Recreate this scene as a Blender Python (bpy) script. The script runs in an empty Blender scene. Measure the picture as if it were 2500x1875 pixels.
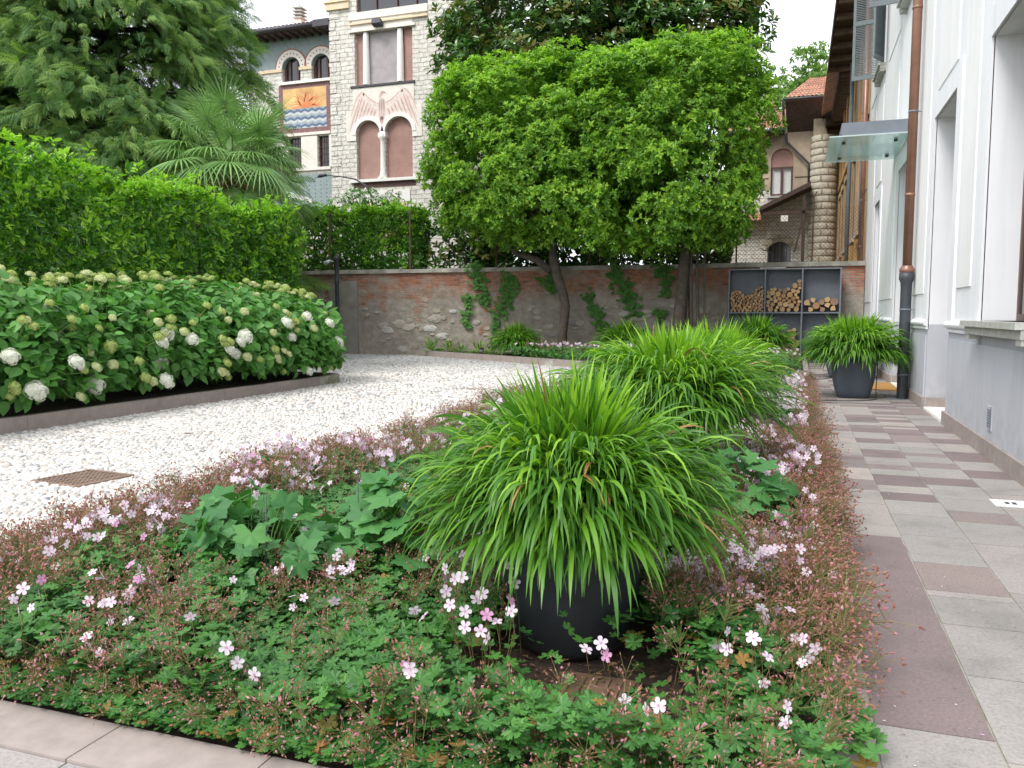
import bpy, bmesh, math, random
import numpy as np
from mathutils import Vector
rad=math.radians
random.seed(7); rng=np.random.default_rng(7)
S=bpy.context.scene
# ------------------------------------------------------------------ camera
cam=bpy.data.objects.new('camera',bpy.data.cameras.new('camera'))
S.collection.objects.link(cam); S.camera=cam
cam.data.sensor_width=36; cam.data.lens=28.8
cam.location=(0,0,1.5); cam.rotation_euler=(rad(90-4.93),0,rad(19.097))
cam.data.clip_start=.05; cam.data.clip_end=2000
# ------------------------------------------------------------------ sky, sun, exposure
SUN_EL,SUN_AZ=rad(52),rad(203)      # high soft sun, behind the camera and a little to the left
W=bpy.data.worlds.new('World'); S.world=W; W.use_nodes=True
nt=W.node_tree; nt.nodes.clear()
sky=nt.nodes.new('ShaderNodeTexSky'); sky.sky_type='NISHITA'; sky.sun_disc=False
sky.sun_elevation=SUN_EL; sky.sun_rotation=SUN_AZ; sky.dust_density=4; sky.air_density=1.2
hs=nt.nodes.new('ShaderNodeHueSaturation'); hs.inputs['Saturation'].default_value=.12
mixw=nt.nodes.new('ShaderNodeMix'); mixw.data_type='RGBA'; mixw.inputs[0].default_value=.72
mixw.inputs[7].default_value=(9.0,9.3,10.0,1)      # even overcast cloud
bg=nt.nodes.new('ShaderNodeBackground'); bg.inputs[1].default_value=.15
wo=nt.nodes.new('ShaderNodeOutputWorld')
nt.links.new(sky.outputs[0],hs.inputs['Color']); nt.links.new(hs.outputs[0],mixw.inputs[6])
nt.links.new(mixw.outputs[2],bg.inputs[0]); nt.links.new(bg.outputs[0],wo.inputs[0])
sl=bpy.data.lights.new('sun','SUN'); sl.energy=1.7; sl.angle=rad(20); sl.color=(1,.97,.92)
sun=bpy.data.objects.new('sun',sl); S.collection.objects.link(sun); sun.location=(0,-5,30)
sd=Vector((math.sin(SUN_AZ)*math.cos(SUN_EL),math.cos(SUN_AZ)*math.cos(SUN_EL),math.sin(SUN_EL)))
sun.rotation_euler=sd.to_track_quat('Z','Y').to_euler()
S.view_settings.view_transform='Standard'; S.view_settings.look='None'
S.view_settings.exposure=.60; S.view_settings.gamma=1
S.render.engine='CYCLES'; S.cycles.max_bounces=6; S.cycles.diffuse_bounces=4; S.cycles.transmission_bounces=4
S.cycles.use_denoising=True
# ------------------------------------------------------------------ object helpers
C=S.collection
def org(o):
    v=Vector((0,0,0))
    while o: v+=o.location; o=o.parent
    return v
def props(o,label=None,cat=None,group=None,kind=None):
    if label: o['label']=label
    if cat: o['category']=cat
    if group: o['group']=group
    if kind: o['kind']=kind
    return o
def thing(name,label,cat,loc=(0,0,0),group=None,rz=0):
    o=bpy.data.objects.new(name,None); C.objects.link(o); o.location=loc; o.rotation_euler=(0,0,rz)
    o.empty_display_size=.2
    return props(o,label,cat,group)
def link_mesh(name,me,mats,parent=None,loc=None):
    for m in (mats if isinstance(mats,(list,tuple)) else [mats]): me.materials.append(m)
    o=bpy.data.objects.new(name,me); C.objects.link(o)
    if parent: o.parent=parent
    if loc is not None: o.location=loc
    return o
class MB:
    def __init__(s): s.v=[];s.f=[];s.m=[];s.sm=[]
    def add(s,vs,fs,m=0,smooth=False):
        b=len(s.v); s.v+= [tuple(v) for v in vs]
        for f in fs: s.f.append(tuple(i+b for i in f)); s.m.append(m); s.sm.append(smooth)
    def box(s,x0,x1,y0,y1,z0,z1,m=0):
        if x0>x1:x0,x1=x1,x0
        if y0>y1:y0,y1=y1,y0
        if z0>z1:z0,z1=z1,z0
        s.add([(x0,y0,z0),(x1,y0,z0),(x1,y1,z0),(x0,y1,z0),(x0,y0,z1),(x1,y0,z1),(x1,y1,z1),(x0,y1,z1)],
              [(0,3,2,1),(4,5,6,7),(0,1,5,4),(1,2,6,5),(2,3,7,6),(3,0,4,7)],m)
    def hexa(s,p,m=0):
        s.add(p,[(0,3,2,1),(4,5,6,7),(0,1,5,4),(1,2,6,5),(2,3,7,6),(3,0,4,7)],m)
    def bar(s,a,b,w,h=None,m=0):
        h=h or w; a=Vector(a); b=Vector(b); d=(b-a).normalized()
        up=Vector((0,0,1)) if abs(d.z)<.95 else Vector((0,1,0))
        x=d.cross(up).normalized()*w/2; y=x.cross(d).normalized()*h/2
        s.hexa([a-x-y,a+x-y,b+x-y,b-x-y,a-x+y,a+x+y,b+x+y,b-x+y],m)
    def tube(s,pts,r,n=8,m=0,cap=True,smooth=True):
        pts=[Vector(p) for p in pts]; k=len(pts)
        rs=r if isinstance(r,(list,tuple)) else [r]*k
        vs=[];fs=[];ref=Vector((.13,.21,.97))
        for i,p in enumerate(pts):
            d=(pts[min(i+1,k-1)]-pts[max(i-1,0)]).normalized()
            if abs(d.dot(ref))>.97: ref=Vector((.9,.3,.1))
            x=d.cross(ref).normalized(); y=d.cross(x)
            for j in range(n):
                t=2*math.pi*j/n; vs.append(p+(x*math.cos(t)+y*math.sin(t))*rs[i])
        for i in range(k-1):
            for j in range(n): fs.append((i*n+j,i*n+(j+1)%n,(i+1)*n+(j+1)%n,(i+1)*n+j))
        s.add(vs,fs,m,smooth)
        if cap:
            b=len(s.v)-len(vs)
            for q in (tuple(range(b+n-1,b-1,-1)),tuple(range(b+(k-1)*n,b+k*n))): s.f.append(q);s.m.append(m);s.sm.append(False)
    def lathe(s,prof,c=(0,0,0),n=20,m=0,smooth=True):
        vs=[];fs=[]
        for r,z in prof:
            for j in range(n):
                t=2*math.pi*j/n; vs.append((c[0]+r*math.cos(t),c[1]+r*math.sin(t),c[2]+z))
        for i in range(len(prof)-1):
            for j in range(n): fs.append((i*n+j,i*n+(j+1)%n,(i+1)*n+(j+1)%n,(i+1)*n+j))
        s.add(vs,fs,m,smooth)
    def prism(s,poly,a,b,axis='y',m=0):
        """poly of 2-D points, extruded from a to b; axis y: points (x,z); axis x: (y,z); axis z: (x,y)"""
        f={'y':lambda p,t:(p[0],t,p[1]),'x':lambda p,t:(t,p[0],p[1]),'z':lambda p,t:(p[0],p[1],t)}[axis]
        n=len(poly); vs=[f(p,a) for p in poly]+[f(p,b) for p in poly]
        s.add(vs,[tuple(range(n)),tuple(range(2*n-1,n-1,-1))]+[(i,(i+1)%n+0,(i+1)%n+n,i+n)[::-1] for i in range(n)],m)
    def split(s,name,mats,parent,gap=.02):
        """one object for every separate piece of the mesh"""
        par=list(range(len(s.v)))
        def fd(i):
            while par[i]!=i: par[i]=par[par[i]]; i=par[i]
            return i
        for f in s.f:
            for i in f[1:]: par[fd(f[0])]=fd(i)
        comp={}
        for i in range(len(s.v)): comp.setdefault(fd(i),[]).append(i)
        L=[[ids,np.min([s.v[i] for i in ids],0)-gap,np.max([s.v[i] for i in ids],0)+gap] for ids in comp.values()]
        ch=True
        while ch:
            ch=False; out=[]
            for c in L:
                for o in out:
                    if (c[1]<=o[2]).all() and (o[1]<=c[2]).all(): o[0]=o[0]+c[0]; o[1]=np.minimum(o[1],c[1]); o[2]=np.maximum(o[2],c[2]); ch=True; break
                else: out.append(c)
            L=out
        obs=[]
        for ids,_,_ in L:
            q=MB(); mp={j:i for i,j in enumerate(sorted(ids))}; q.v=[s.v[j] for j in sorted(ids)]
            for f,m,sm in zip(s.f,s.m,s.sm):
                if f[0] in mp: q.f.append(tuple(mp[i] for i in f)); q.m.append(m); q.sm.append(sm)
            obs.append(q.build(name,mats,parent))
        return obs
    def build(s,name,mats,parent=None,loc=None,label=None,fix=True):
        o=org(parent) if parent else Vector(loc or (0,0,0))
        me=bpy.data.meshes.new(name); v=np.array(s.v,dtype=np.float64)-np.array(o)
        me.from_pydata(v.tolist(),[],s.f)
        me.polygons.foreach_set('material_index',s.m); me.polygons.foreach_set('use_smooth',s.sm)
        if fix:
            bm=bmesh.new(); bm.from_mesh(me); bmesh.ops.recalc_face_normals(bm,faces=bm.faces); bm.to_mesh(me); bm.free()
        me.update()
        ob=link_mesh(name,me,mats,parent,None if parent else o)
        if label: ob['label']=label
        return ob
def arc(cx,cz,r,a0,a1,n): return [(cx+r*math.cos(a0+(a1-a0)*i/n),cz+r*math.sin(a0+(a1-a0)*i/n)) for i in range(n+1)]
def np_mesh(name,V,F,mi=None,smooth=False):
    """V (n,3), F (m,k) with one k, or a list of such arrays"""
    Fs=F if isinstance(F,list) else [F]
    me=bpy.data.meshes.new(name); me.vertices.add(len(V)); me.vertices.foreach_set('co',np.asarray(V,dtype=np.float32).ravel())
    idx=np.concatenate([f.ravel() for f in Fs]).astype(np.int32)
    tot=np.concatenate([np.full(len(f),f.shape[1]) for f in Fs]).astype(np.int32)
    st=np.concatenate([[0],np.cumsum(tot)[:-1]]).astype(np.int32)
    me.loops.add(len(idx)); me.loops.foreach_set('vertex_index',idx)
    me.polygons.add(len(tot)); me.polygons.foreach_set('loop_start',st); me.polygons.foreach_set('loop_total',tot)
    if mi is not None: me.polygons.foreach_set('material_index',np.asarray(mi,dtype=np.int32))
    me.polygons.foreach_set('use_smooth',np.full(len(tot),smooth))
    me.update(calc_edges=True); me.validate(); return me
def unit(a): return a/np.maximum(np.linalg.norm(a,axis=1,keepdims=True),1e-9)
def frames(d,n):
    x=unit(d); z=n-(n*x).sum(1,keepdims=True)*x; z=unit(z); y=np.cross(z,x); return np.stack([x,y,z],axis=2)
def scatter(T,TF,P,R,s,mi=None,tmi=None):
    """copies of a template: verts T (k,3), faces TF (one size) -> V,F,mi"""
    N=len(P); k=len(T); s=np.asarray(s)
    if s.ndim==1: s=np.repeat(s[:,None],3,1)
    V=np.einsum('nij,nkj->nki',R,T[None]*s[:,None,:])+P[:,None,:]
    F=(TF[None]+(np.arange(N)*k)[:,None,None]).reshape(-1,TF.shape[1])
    if mi is None: m=np.zeros(len(F),int)
    else: m=np.repeat(mi,len(TF))
    if tmi is not None: m=np.tile(tmi,N)
    return V.reshape(-1,3),F,m
def join(parts):
    Vs=[];Fs=[];ms=[];b=0
    for V,F,m in parts: Vs.append(V);Fs.append(F+b);ms.append(m);b+=len(V)
    return np.concatenate(Vs),Fs,np.concatenate(ms)
def rdir(N,g=None):
    g=g or rng; return unit(g.normal(size=(N,3)))
# leaf templates, x along the leaf
LEAF=np.array([(0,0,0),(.3,-.2,.05),(.7,-.17,.03),(1,0,-.1),(.7,.17,.03),(.3,.2,.05)]); LEAF_F=np.array([(0,1,2,3),(0,3,4,5)])
def copy_tree(o,loc=None,rz=None,label=None,scale=None,parent=None,group=None):
    c=o.copy(); C.objects.link(c)
    if parent: c.parent=parent
    if loc is not None: c.location=loc
    if rz is not None: c.rotation_euler=(0,0,rz)
    if scale is not None: c.scale=(scale,)*3 if isinstance(scale,(int,float)) else scale
    if label: c['label']=label
    for ch in list(o.children): copy_tree(ch,parent=c)
    return c
# ------------------------------------------------------------------ materials
def newmat(name):
    m=bpy.data.materials.new(name); m.use_nodes=True; t=m.node_tree; b=t.nodes['Principled BSDF']; return m,t,b
def N(t,kind,**kw):
    n=t.nodes.new('ShaderNode'+kind)
    for k,v in kw.items():
        if k.startswith('i_'): n.inputs[k[2:].replace('_',' ')].default_value=v
        else: setattr(n,k,v)
    return n
def ramp(t,fac,stops,interp='LINEAR'):
    r=N(t,'ValToRGB'); r.color_ramp.interpolation=interp; e=r.color_ramp.elements
    while len(e)<len(stops): e.new(.5)
    for i,(p,c) in enumerate(stops): e[i].position=p; e[i].color=(*c,1)
    t.links.new(fac,r.inputs[0]); return r.outputs[0]
def mixc(t,fac,a,b,mode='MIX'):
    n=N(t,'Mix',data_type='RGBA',blend_type=mode)
    for s,v in ((0,fac),(6,a),(7,b)):
        if isinstance(v,(int,float)): n.inputs[s].default_value=v
        elif isinstance(v,tuple): n.inputs[s].default_value=(*v[:3],1)
        else: t.links.new(v,n.inputs[s])
    return n.outputs[2]
def obco(t): return N(t,'TexCoord').outputs['Object']
def noise(t,scale,detail=4,rough=.55,vec=None,out='Fac'):
    n=N(t,'TexNoise'); n.inputs['Scale'].default_value=scale; n.inputs['Detail'].default_value=detail; n.inputs['Roughness'].default_value=rough
    t.links.new(vec if vec is not None else obco(t),n.inputs['Vector']); return n.outputs[out]
def bump(t,b,h,strength=.3,dist=.02):
    n=N(t,'Bump'); n.inputs['Strength'].default_value=strength; n.inputs['Distance'].default_value=dist
    t.links.new(h,n.inputs['Height']); t.links.new(n.outputs[0],b.inputs['Normal'])
def plain(name,c,rough=.6,var=.12,scale=6,metal=0,bmp=.15,spec=.5):
    m,t,b=newmat(name); f=noise(t,scale,5)
    lo=tuple(x*(1-var) for x in c); hi=tuple(min(1,x*(1+var)) for x in c)
    t.links.new(ramp(t,f,[(.3,lo),(.7,hi)]),b.inputs['Base Color'])
    b.inputs['Roughness'].default_value=rough; b.inputs['Metallic'].default_value=metal; b.inputs['Specular IOR Level'].default_value=spec
    if bmp: bump(t,b,noise(t,scale*12,3),bmp,.004)
    return m
def leafmat(name,cols,rough=.4,trans=.28,patch=None,spec=.4,tr=(1.1,1.25,.6)):
    """per-leaf colour from the random number of every loose leaf, plus broad clumps of young and old growth"""
    m,t,b=newmat(name); g=N(t,'NewGeometry')
    n=len(cols); c=ramp(t,g.outputs['Random Per Island'],[(i/(n-1),cc) for i,cc in enumerate(cols)])
    if patch:
        f=noise(t,patch[0],3); mk=ramp(t,f,[(.42,(0,0,0)),(.62,(1,1,1))])
        c=mixc(t,mk,c,patch[1],'MULTIPLY')
    t.links.new(c,b.inputs['Base Color']); b.inputs['Roughness'].default_value=rough; b.inputs['Specular IOR Level'].default_value=spec
    tl=N(t,'BsdfTranslucent'); t.links.new(mixc(t,1.0,c,tr,'MULTIPLY'),tl.inputs[0])
    ms=N(t,'MixShader'); ms.inputs[0].default_value=trans
    t.links.new(b.outputs[0],ms.inputs[1]); t.links.new(tl.outputs[0],ms.inputs[2]); t.links.new(ms.outputs[0],t.nodes['Material Output'].inputs[0])
    return m
def xzvec(t,sc=1.0):
    """wall coordinates: (x+y, z)"""
    s=N(t,'SeparateXYZ'); t.links.new(N(t,'NewGeometry').outputs['Position'],s.inputs[0])
    a=N(t,'Math',operation='ADD'); t.links.new(s.outputs[0],a.inputs[0]); t.links.new(s.outputs[1],a.inputs[1])
    c=N(t,'CombineXYZ'); t.links.new(a.outputs[0],c.inputs[0]); t.links.new(s.outputs[2],c.inputs[1])
    return c.outputs[0],s
def distort(t,vec,scale,amt):
    n=N(t,'TexNoise'); n.inputs['Scale'].default_value=scale; n.inputs['Detail'].default_value=2; t.links.new(vec,n.inputs['Vector'])
    sb=N(t,'VectorMath',operation='SUBTRACT'); t.links.new(n.outputs['Color'],sb.inputs[0]); sb.inputs[1].default_value=(.5,.5,.5)
    sc=N(t,'VectorMath',operation='SCALE'); t.links.new(sb.outputs[0],sc.inputs[0]); sc.inputs['Scale'].default_value=amt
    ad=N(t,'VectorMath',operation='ADD'); t.links.new(vec,ad.inputs[0]); t.links.new(sc.outputs[0],ad.inputs[1]); return ad.outputs[0]
def ashlar(name,c1,c2,mortar,bw=.42,bh=.2,ms=.02,dis=.08,bs=.8):
    m,t,b=newmat(name); v,_=xzvec(t); v=distort(t,v,3,dis)
    br=N(t,'TexBrick',offset=.5,squash=1.6,squash_frequency=3,offset_frequency=2)
    br.inputs['Scale'].default_value=1; br.inputs['Brick Width'].default_value=bw; br.inputs['Row Height'].default_value=bh
    br.inputs['Mortar Size'].default_value=ms; br.inputs['Mortar Smooth'].default_value=.5; br.inputs['Bias'].default_value=-.1
    br.inputs['Color1'].default_value=(*c1,1); br.inputs['Color2'].default_value=(*c2,1); br.inputs['Mortar'].default_value=(*mortar,1)
    t.links.new(v,br.inputs['Vector'])
    c=mixc(t,.45,br.outputs[0],ramp(t,noise(t,5,6),[(.3,tuple(x*.6 for x in c2)),(.7,tuple(min(1,x*1.15) for x in c1))]),'MIX')
    t.links.new(c,b.inputs['Base Color']); b.inputs['Roughness'].default_value=.9
    h=N(t,'Math',operation='MULTIPLY_ADD'); t.links.new(br.outputs['Fac'],h.inputs[0]); h.inputs[1].default_value=-1.3
    t.links.new(noise(t,9,5,.7),h.inputs[2]); bump(t,b,h.outputs[0],bs,.06); return m
# ------------------------------------------------------------------ shared materials
M={}
M['soil']=plain('soil',(.055,.035,.024),.95,.5,25,bmp=.9)
M['kerb']=plain('porphyry kerb',(.31,.262,.238),.85,.14,9)
M['black_iron']=plain('dark iron',(.045,.05,.06),.5,.15)
M['grey_steel']=plain('painted grey steel',(.16,.18,.21),.5,.08)
M['steel_panel']=plain('dark grey steel panel',(.12,.135,.16),.55,.08)
M['rust']=plain('rusty iron',(.10,.055,.04),.85,.4,14)
M['copper']=plain('brown copper',(.26,.135,.095),.36,.15,5,metal=.3)
M['white']=plain('white render',(.82,.82,.82),.85,.035,1.3,bmp=.12)
def rendermat(name,c,rough=.85,var=.04):
    m,t,b=newmat(name); co=obco(t); mp=N(t,'Mapping'); mp.inputs['Scale'].default_value=(5,5,.35); t.links.new(co,mp.inputs[0])
    base=ramp(t,noise(t,1.4,5),[(.3,tuple(x*(1-var) for x in c)),(.7,tuple(x*(1+var*.5) for x in c))])
    st=ramp(t,noise(t,1.0,4,.6,mp.outputs[0]),[(.30,(.90,.895,.88)),(.52,(1,1,1))]); base=mixc(t,.8,base,mixc(t,1.0,base,st,'MULTIPLY'))
    s=N(t,'SeparateXYZ'); t.links.new(N(t,'NewGeometry').outputs['Position'],s.inputs[0]); mr=N(t,'MapRange'); mr.inputs['From Min'].default_value=.75; mr.inputs['From Max'].default_value=.15; t.links.new(s.outputs[2],mr.inputs['Value'])
    mm=N(t,'Math',operation='MULTIPLY'); t.links.new(mr.outputs[0],mm.inputs[0]); t.links.new(ramp(t,noise(t,6,6,.7),[(.42,(0,0,0)),(.7,(.55,.55,.55))]),mm.inputs[1])
    t.links.new(mixc(t,mm.outputs[0],base,tuple(x*.62 for x in (c[0],c[1]*.96,c[2]*.88))),b.inputs['Base Color']); b.inputs['Roughness'].default_value=rough
    bump(t,b,noise(t,60,4,.7),.14,.004); return m
M['white_shade']=plain('white render shade tone',(.75,.755,.79),.85,.025,3,bmp=.08)
M['dado']=plain('grey dado render',(.475,.485,.525),.85,.05,1.7,bmp=.12)
M['white']=rendermat('white render',(.82,.82,.82)); M['white_shade']=rendermat('white render shade tone',(.785,.79,.815)); M['dado']=rendermat('grey dado render',(.475,.485,.525),var=.06)  # bluish wall tone paints the facade's shading; the render itself is white
M['sillstone']=plain('pale stone sill',(.42,.42,.39),.8,.18,12,bmp=.3)
M['brownframe']=plain('brown window frame',(.12,.075,.065),.5,.1)
M['mauveframe']=plain('dark brown joinery',(.09,.04,.035),.55,.2)
M['cream']=plain('cream plaster',(.72,.58,.40),.9,.08,4)
M['pale']=plain('pale plaster',(.74,.69,.62),.9,.06,4)
M['whitestone']=plain('white stone trim',(.78,.76,.72),.8,.05,6)
M['redline']=plain('red painted line',(.36,.13,.09),.8,.1)
M['gutter']=plain('dark gutter',(.05,.045,.055),.5,.2)
M['soffit']=plain('dark timber soffit',(.07,.045,.035),.85,.35,7)
M['curtain']=plain('white curtain',(.7,.7,.68),.9,.08,7)
M['stucco']=plain('weathered beige stucco',(.42,.34,.25),.9,.22,1.6)
M['ochre']=plain('ochre plaster',(.45,.27,.10),.9,.2,2)
M['shut_grey']=plain('grey green shutter paint',(.15,.18,.19),.6,.1)
m,t,b=newmat('window glass'); b.inputs['Base Color'].default_value=(.03,.035,.04,1); b.inputs['Roughness'].default_value=.06; b.inputs['Specular IOR Level'].default_value=.8; M['glass']=m
M['curtainpane']=plain('window pane over a drawn white curtain',(.74,.73,.69),.12,.05,4,bmp=0)
m,t,b=newmat('canopy glass')
b.inputs['Base Color'].default_value=(.76,.87,.86,1); b.inputs['Roughness'].default_value=.05
tr=N(t,'BsdfTransparent'); tr.inputs[0].default_value=(.80,.94,.92,1); ms=N(t,'MixShader'); ms.inputs[0].default_value=.5
t.links.new(tr.outputs[0],ms.inputs[2]); t.links.new(b.outputs[0],ms.inputs[1]); t.links.new(ms.outputs[0],t.nodes['Material Output'].inputs[0]); M['canopy']=m
M['ashlar']=ashlar('rough white limestone blocks',(.76,.73,.67),(.64,.60,.53),(.40,.36,.30),.44,.21,.018,.12,.8)
M['ashlar_big']=ashlar('rounded cream stone blocks',(.62,.57,.46),(.50,.45,.35),(.24,.17,.12),.62,.34,.035,.05,1)
# rolling shutters with thin slats
def slats(name,c,freq):
    m,t,b=newmat(name); s=N(t,'SeparateXYZ'); t.links.new(N(t,'NewGeometry').outputs['Position'],s.inputs[0])
    mu=N(t,'Math',operation='MULTIPLY'); mu.inputs[1].default_value=freq; t.links.new(s.outputs[2],mu.inputs[0])
    fr=N(t,'Math',operation='FRACT'); t.links.new(mu.outputs[0],fr.inputs[0])
    base=ramp(t,noise(t,3,5),[(.3,tuple(x*.88 for x in c)),(.7,tuple(x*1.1 for x in c))])
    t.links.new(mixc(t,ramp(t,fr.outputs[0],[(.0,(.55,.55,.55)),(.14,(1,1,1)),(1,(1,1,1))]),(0,0,0),base,'MIX') if False else mixc(t,1.0,base,ramp(t,fr.outputs[0],[(.0,(.6,.6,.6)),(.16,(1,1,1)),(1,(.95,.95,.95))]),'MULTIPLY'),b.inputs['Base Color'])
    b.inputs['Roughness'].default_value=.7; bump(t,b,fr.outputs[0],.6,.01); return m
M['slat_pink']=slats('pinkish roller slats',(.40,.235,.20),14)
M['slat_grey']=slats('pale grey roller slats',(.40,.36,.37),14)
# roof tiles
m,t,b=newmat('clay roof tile'); g=N(t,'NewGeometry')
c=ramp(t,noise(t,2.2,6,.7),[(.32,(.14,.11,.095)),(.45,(.38,.20,.14)),(.6,(.52,.27,.18)),(.8,(.58,.36,.27))])
t.links.new(c,b.inputs['Base Color']); b.inputs['Roughness'].default_value=.85; bump(t,b,noise(t,20,3),.4,.02); M['tile']=m
# paving stones: each slab takes its tone from its own random number
def slabmat(name,stops):
    m,t,b=newmat(name); g=N(t,'NewGeometry')
    c=ramp(t,g.outputs['Random Per Island'],stops)
    f=noise(t,70,4,.8); c=mixc(t,.75,c,mixc(t,1.0,c,ramp(t,f,[(.32,(.62,.62,.62)),(.5,(1,1,1)),(.7,(1.25,1.25,1.25))]),'MULTIPLY'))
    f2=noise(t,1.7,7,.68); c=mixc(t,1.0,c,ramp(t,f2,[(.32,(.76,.77,.74)),(.48,(.98,.98,.98)),(.68,(1.08,1.06,1.05))]),'MULTIPLY'); f3=noise(t,14,5,.7); c=mixc(t,1.0,c,ramp(t,f3,[(.28,(.72,.70,.66)),(.38,(1,1,1))]),'MULTIPLY')
    t.links.new(c,b.inputs['Base Color']); b.inputs['Roughness'].default_value=.8
    bump(t,b,f,.35,.004); return m
M['slab']=slabmat('grey and beige porphyry slabs',[(0,(.27,.25,.235)),(.3,(.31,.29,.272)),(.55,(.38,.325,.295)),(.8,(.28,.264,.252)),(1,(.345,.305,.282))])
M['slab_dark']=slabmat('brown porphyry slabs',[(0,(.175,.135,.135)),(.4,(.205,.16,.155)),(.75,(.25,.20,.185)),(1,(.19,.165,.16))])
m,t,b=newmat('pale mortar joint'); t.links.new(ramp(t,noise(t,1.9,7,.7),[(.38,(.20,.20,.12)),(.5,(.36,.35,.30)),(.62,(.43,.42,.38))]),b.inputs['Base Color']); b.inputs['Roughness'].default_value=.95; M['joint']=m
# ------------------------------------------------------------------ ground
def poly_sheet(name,pts,z,mat,kind='structure'):
    mb=MB(); mb.add([(x,y,z) for x,y in pts],[tuple(range(len(pts)))]); return props(mb.build(name,mat),kind=kind)
M['earth']=plain('distant earth and grass',(.09,.10,.05),.95,.4,.6)
poly_sheet('ground',[(-400,-400),(400,-400),(400,600),(-400,600)],-.12,M['earth'])
# bed outlines
def near_left(y):     # left edge of the near bed
    if y<9: return -3.92-.02*(y-2.2)
    if y<13.5: return -4.06
    return -4.06+ (y-13.5)**1.6*.42
BED=[(-4.0,2.22)]+[(near_left(y),y) for y in np.linspace(2.3,17.2,40)]+[(-.9,17.9),(.17,18.0),(.17,2.22)]
FARK=[(-12.9,26.45),(-10.9,25.2),(-8.6,23.75),(-6.6,22.4),(-4.7,21.25),(-2.6,20.2),(-.9,19.55),(.17,19.35)]
def far_y(x):
    return float(np.interp(x,[p[0] for p in FARK],[p[1] for p in FARK]))
def wall_y(x): return 26.75+.022*(x+8)
poly_sheet('planting_bed_soil',BED,.004,M['soil'])
poly_sheet('wall_bed_soil',FARK+[(.17,26.7),(-12.9,26.6)],.17,M['soil'])
poly_sheet('hydrangea_bed_soil',[(-9.32,3),(-9.32,15.5),(-14,15.5),(-14,3)],.165,M['soil'])
poly_sheet('hedge_lawn',[(-14.1,-6),(-9.5,-6),(-9.5,2.9),(-14.1,2.9)],.01,M['earth'])
# cobbled drive: mortar bed and every pebble set in it
m,t,b=newmat('cobble mortar'); t.links.new(ramp(t,noise(t,18,5),[(.3,(.36,.345,.32)),(.7,(.54,.52,.48))]),b.inputs['Base Color']); b.inputs['Roughness'].default_value=.9; M['mortar']=m
m,t,b=newmat('river pebbles'); g=N(t,'NewGeometry')
c=ramp(t,g.outputs['Random Per Island'],[(0,(.66,.63,.575)),(.36,(.73,.705,.66)),(.62,(.60,.56,.50)),(.78,(.46,.445,.42)),(.89,(.32,.325,.335)),(.95,(.50,.41,.34)),(1,(.22,.235,.255))])
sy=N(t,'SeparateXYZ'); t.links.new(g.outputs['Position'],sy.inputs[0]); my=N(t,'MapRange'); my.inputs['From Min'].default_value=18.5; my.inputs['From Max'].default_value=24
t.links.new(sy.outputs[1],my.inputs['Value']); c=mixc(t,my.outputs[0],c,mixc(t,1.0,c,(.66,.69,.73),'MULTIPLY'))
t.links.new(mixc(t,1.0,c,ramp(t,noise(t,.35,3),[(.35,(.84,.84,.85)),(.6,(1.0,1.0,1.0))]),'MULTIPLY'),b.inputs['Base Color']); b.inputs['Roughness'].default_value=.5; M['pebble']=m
def hexpts(x0,x1,y0,y1,s):
    xs=np.arange(x0,x1,s); ys=np.arange(y0,y1,s*.87); X,Y=np.meshgrid(xs,ys); X=X+(np.arange(len(ys))%2)[:,None]*s/2
    P=np.stack([X.ravel(),Y.ravel()],1); P=P+rng.normal(scale=s*.17,size=P.shape); P[:,0]+=.05*np.sin(P[:,1]*2.1); P[:,1]+=.07*np.sin(P[:,0]*1.7); return P
def in_drive(P):
    x,y=P[:,0],P[:,1]
    nl=np.array([near_left(v)-.09 if v<17.2 else -.9 for v in y])
    ok=(y>2.0)&(y<26.9)
    ok&=np.where(y<15.75,x>-9.28,x>-19.5)
    ok&=np.where(y<17.2,x<nl,np.where(y<18.05,(x<-2.0+(y-17.2)*0),x<.12))|((y>18.02)&(x<.12))
    fy=np.interp(x,[p[0] for p in FARK],[p[1] for p in FARK]); ok&=np.where(x>-12.9,y<fy-.08,True)
    ok&=y<26.9+.022*(x+8)-.15
    ok&=~((abs((x+6.09)*.99-(y-5.67)*.12)<.33)&(abs((x+6.09)*.12+(y-5.67)*.99)<.30))
    ok&=~((abs(x+6.0)<.3)&(abs(y-15.0)<.22))
    return ok
def dome(n):
    v=[]
    for r,z in ((1,0),(.78,.62)):
        for j in range(n): a=2*math.pi*j/n+(.3 if z else 0); v.append((r*math.cos(a),r*math.sin(a),z))
    v.append((0,0,.95)); f=[]
    for j in range(n):
        k=(j+1)%n; f+= [(j,k,n+k),(j,n+k,n+j),(n+j,n+k,2*n)]
    return np.array(v,float),np.array(f)
parts=[]
for (P,s,n) in ((hexpts(-9.3,-3.6,2,10.5,.062),.062,7),(hexpts(-19.5,.15,10.5,27,.088),.088,5)):
    P=P[in_drive(P)]; k=len(P); T,TF=dome(n)
    ang=np.sin(P[:,0]*1.3)*.6+np.cos(P[:,1]*.9)*.5+rng.normal(scale=.5,size=k)
    c,sn=np.cos(ang),np.sin(ang); tl=rng.normal(scale=.12,size=(k,2))
    z=unit(np.stack([tl[:,0],tl[:,1],np.ones(k)],1)); R=frames(np.stack([c,sn,np.zeros(k)],1),z)
    sc=np.stack([s*rng.uniform(.44,.66,k),s*rng.uniform(.34,.5,k),s*rng.uniform(.22,.46,k)],1)
    parts.append(scatter(T,TF,np.column_stack([P,np.full(k,-.002)]),R,sc,mi=np.zeros(k,int)))
V,F,mi=join(parts)
flat=np.array([(-20,-8,0),(.2,-8,0),(.2,27.3,0),(-20,27.3,0)]); b0=len(V)
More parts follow.
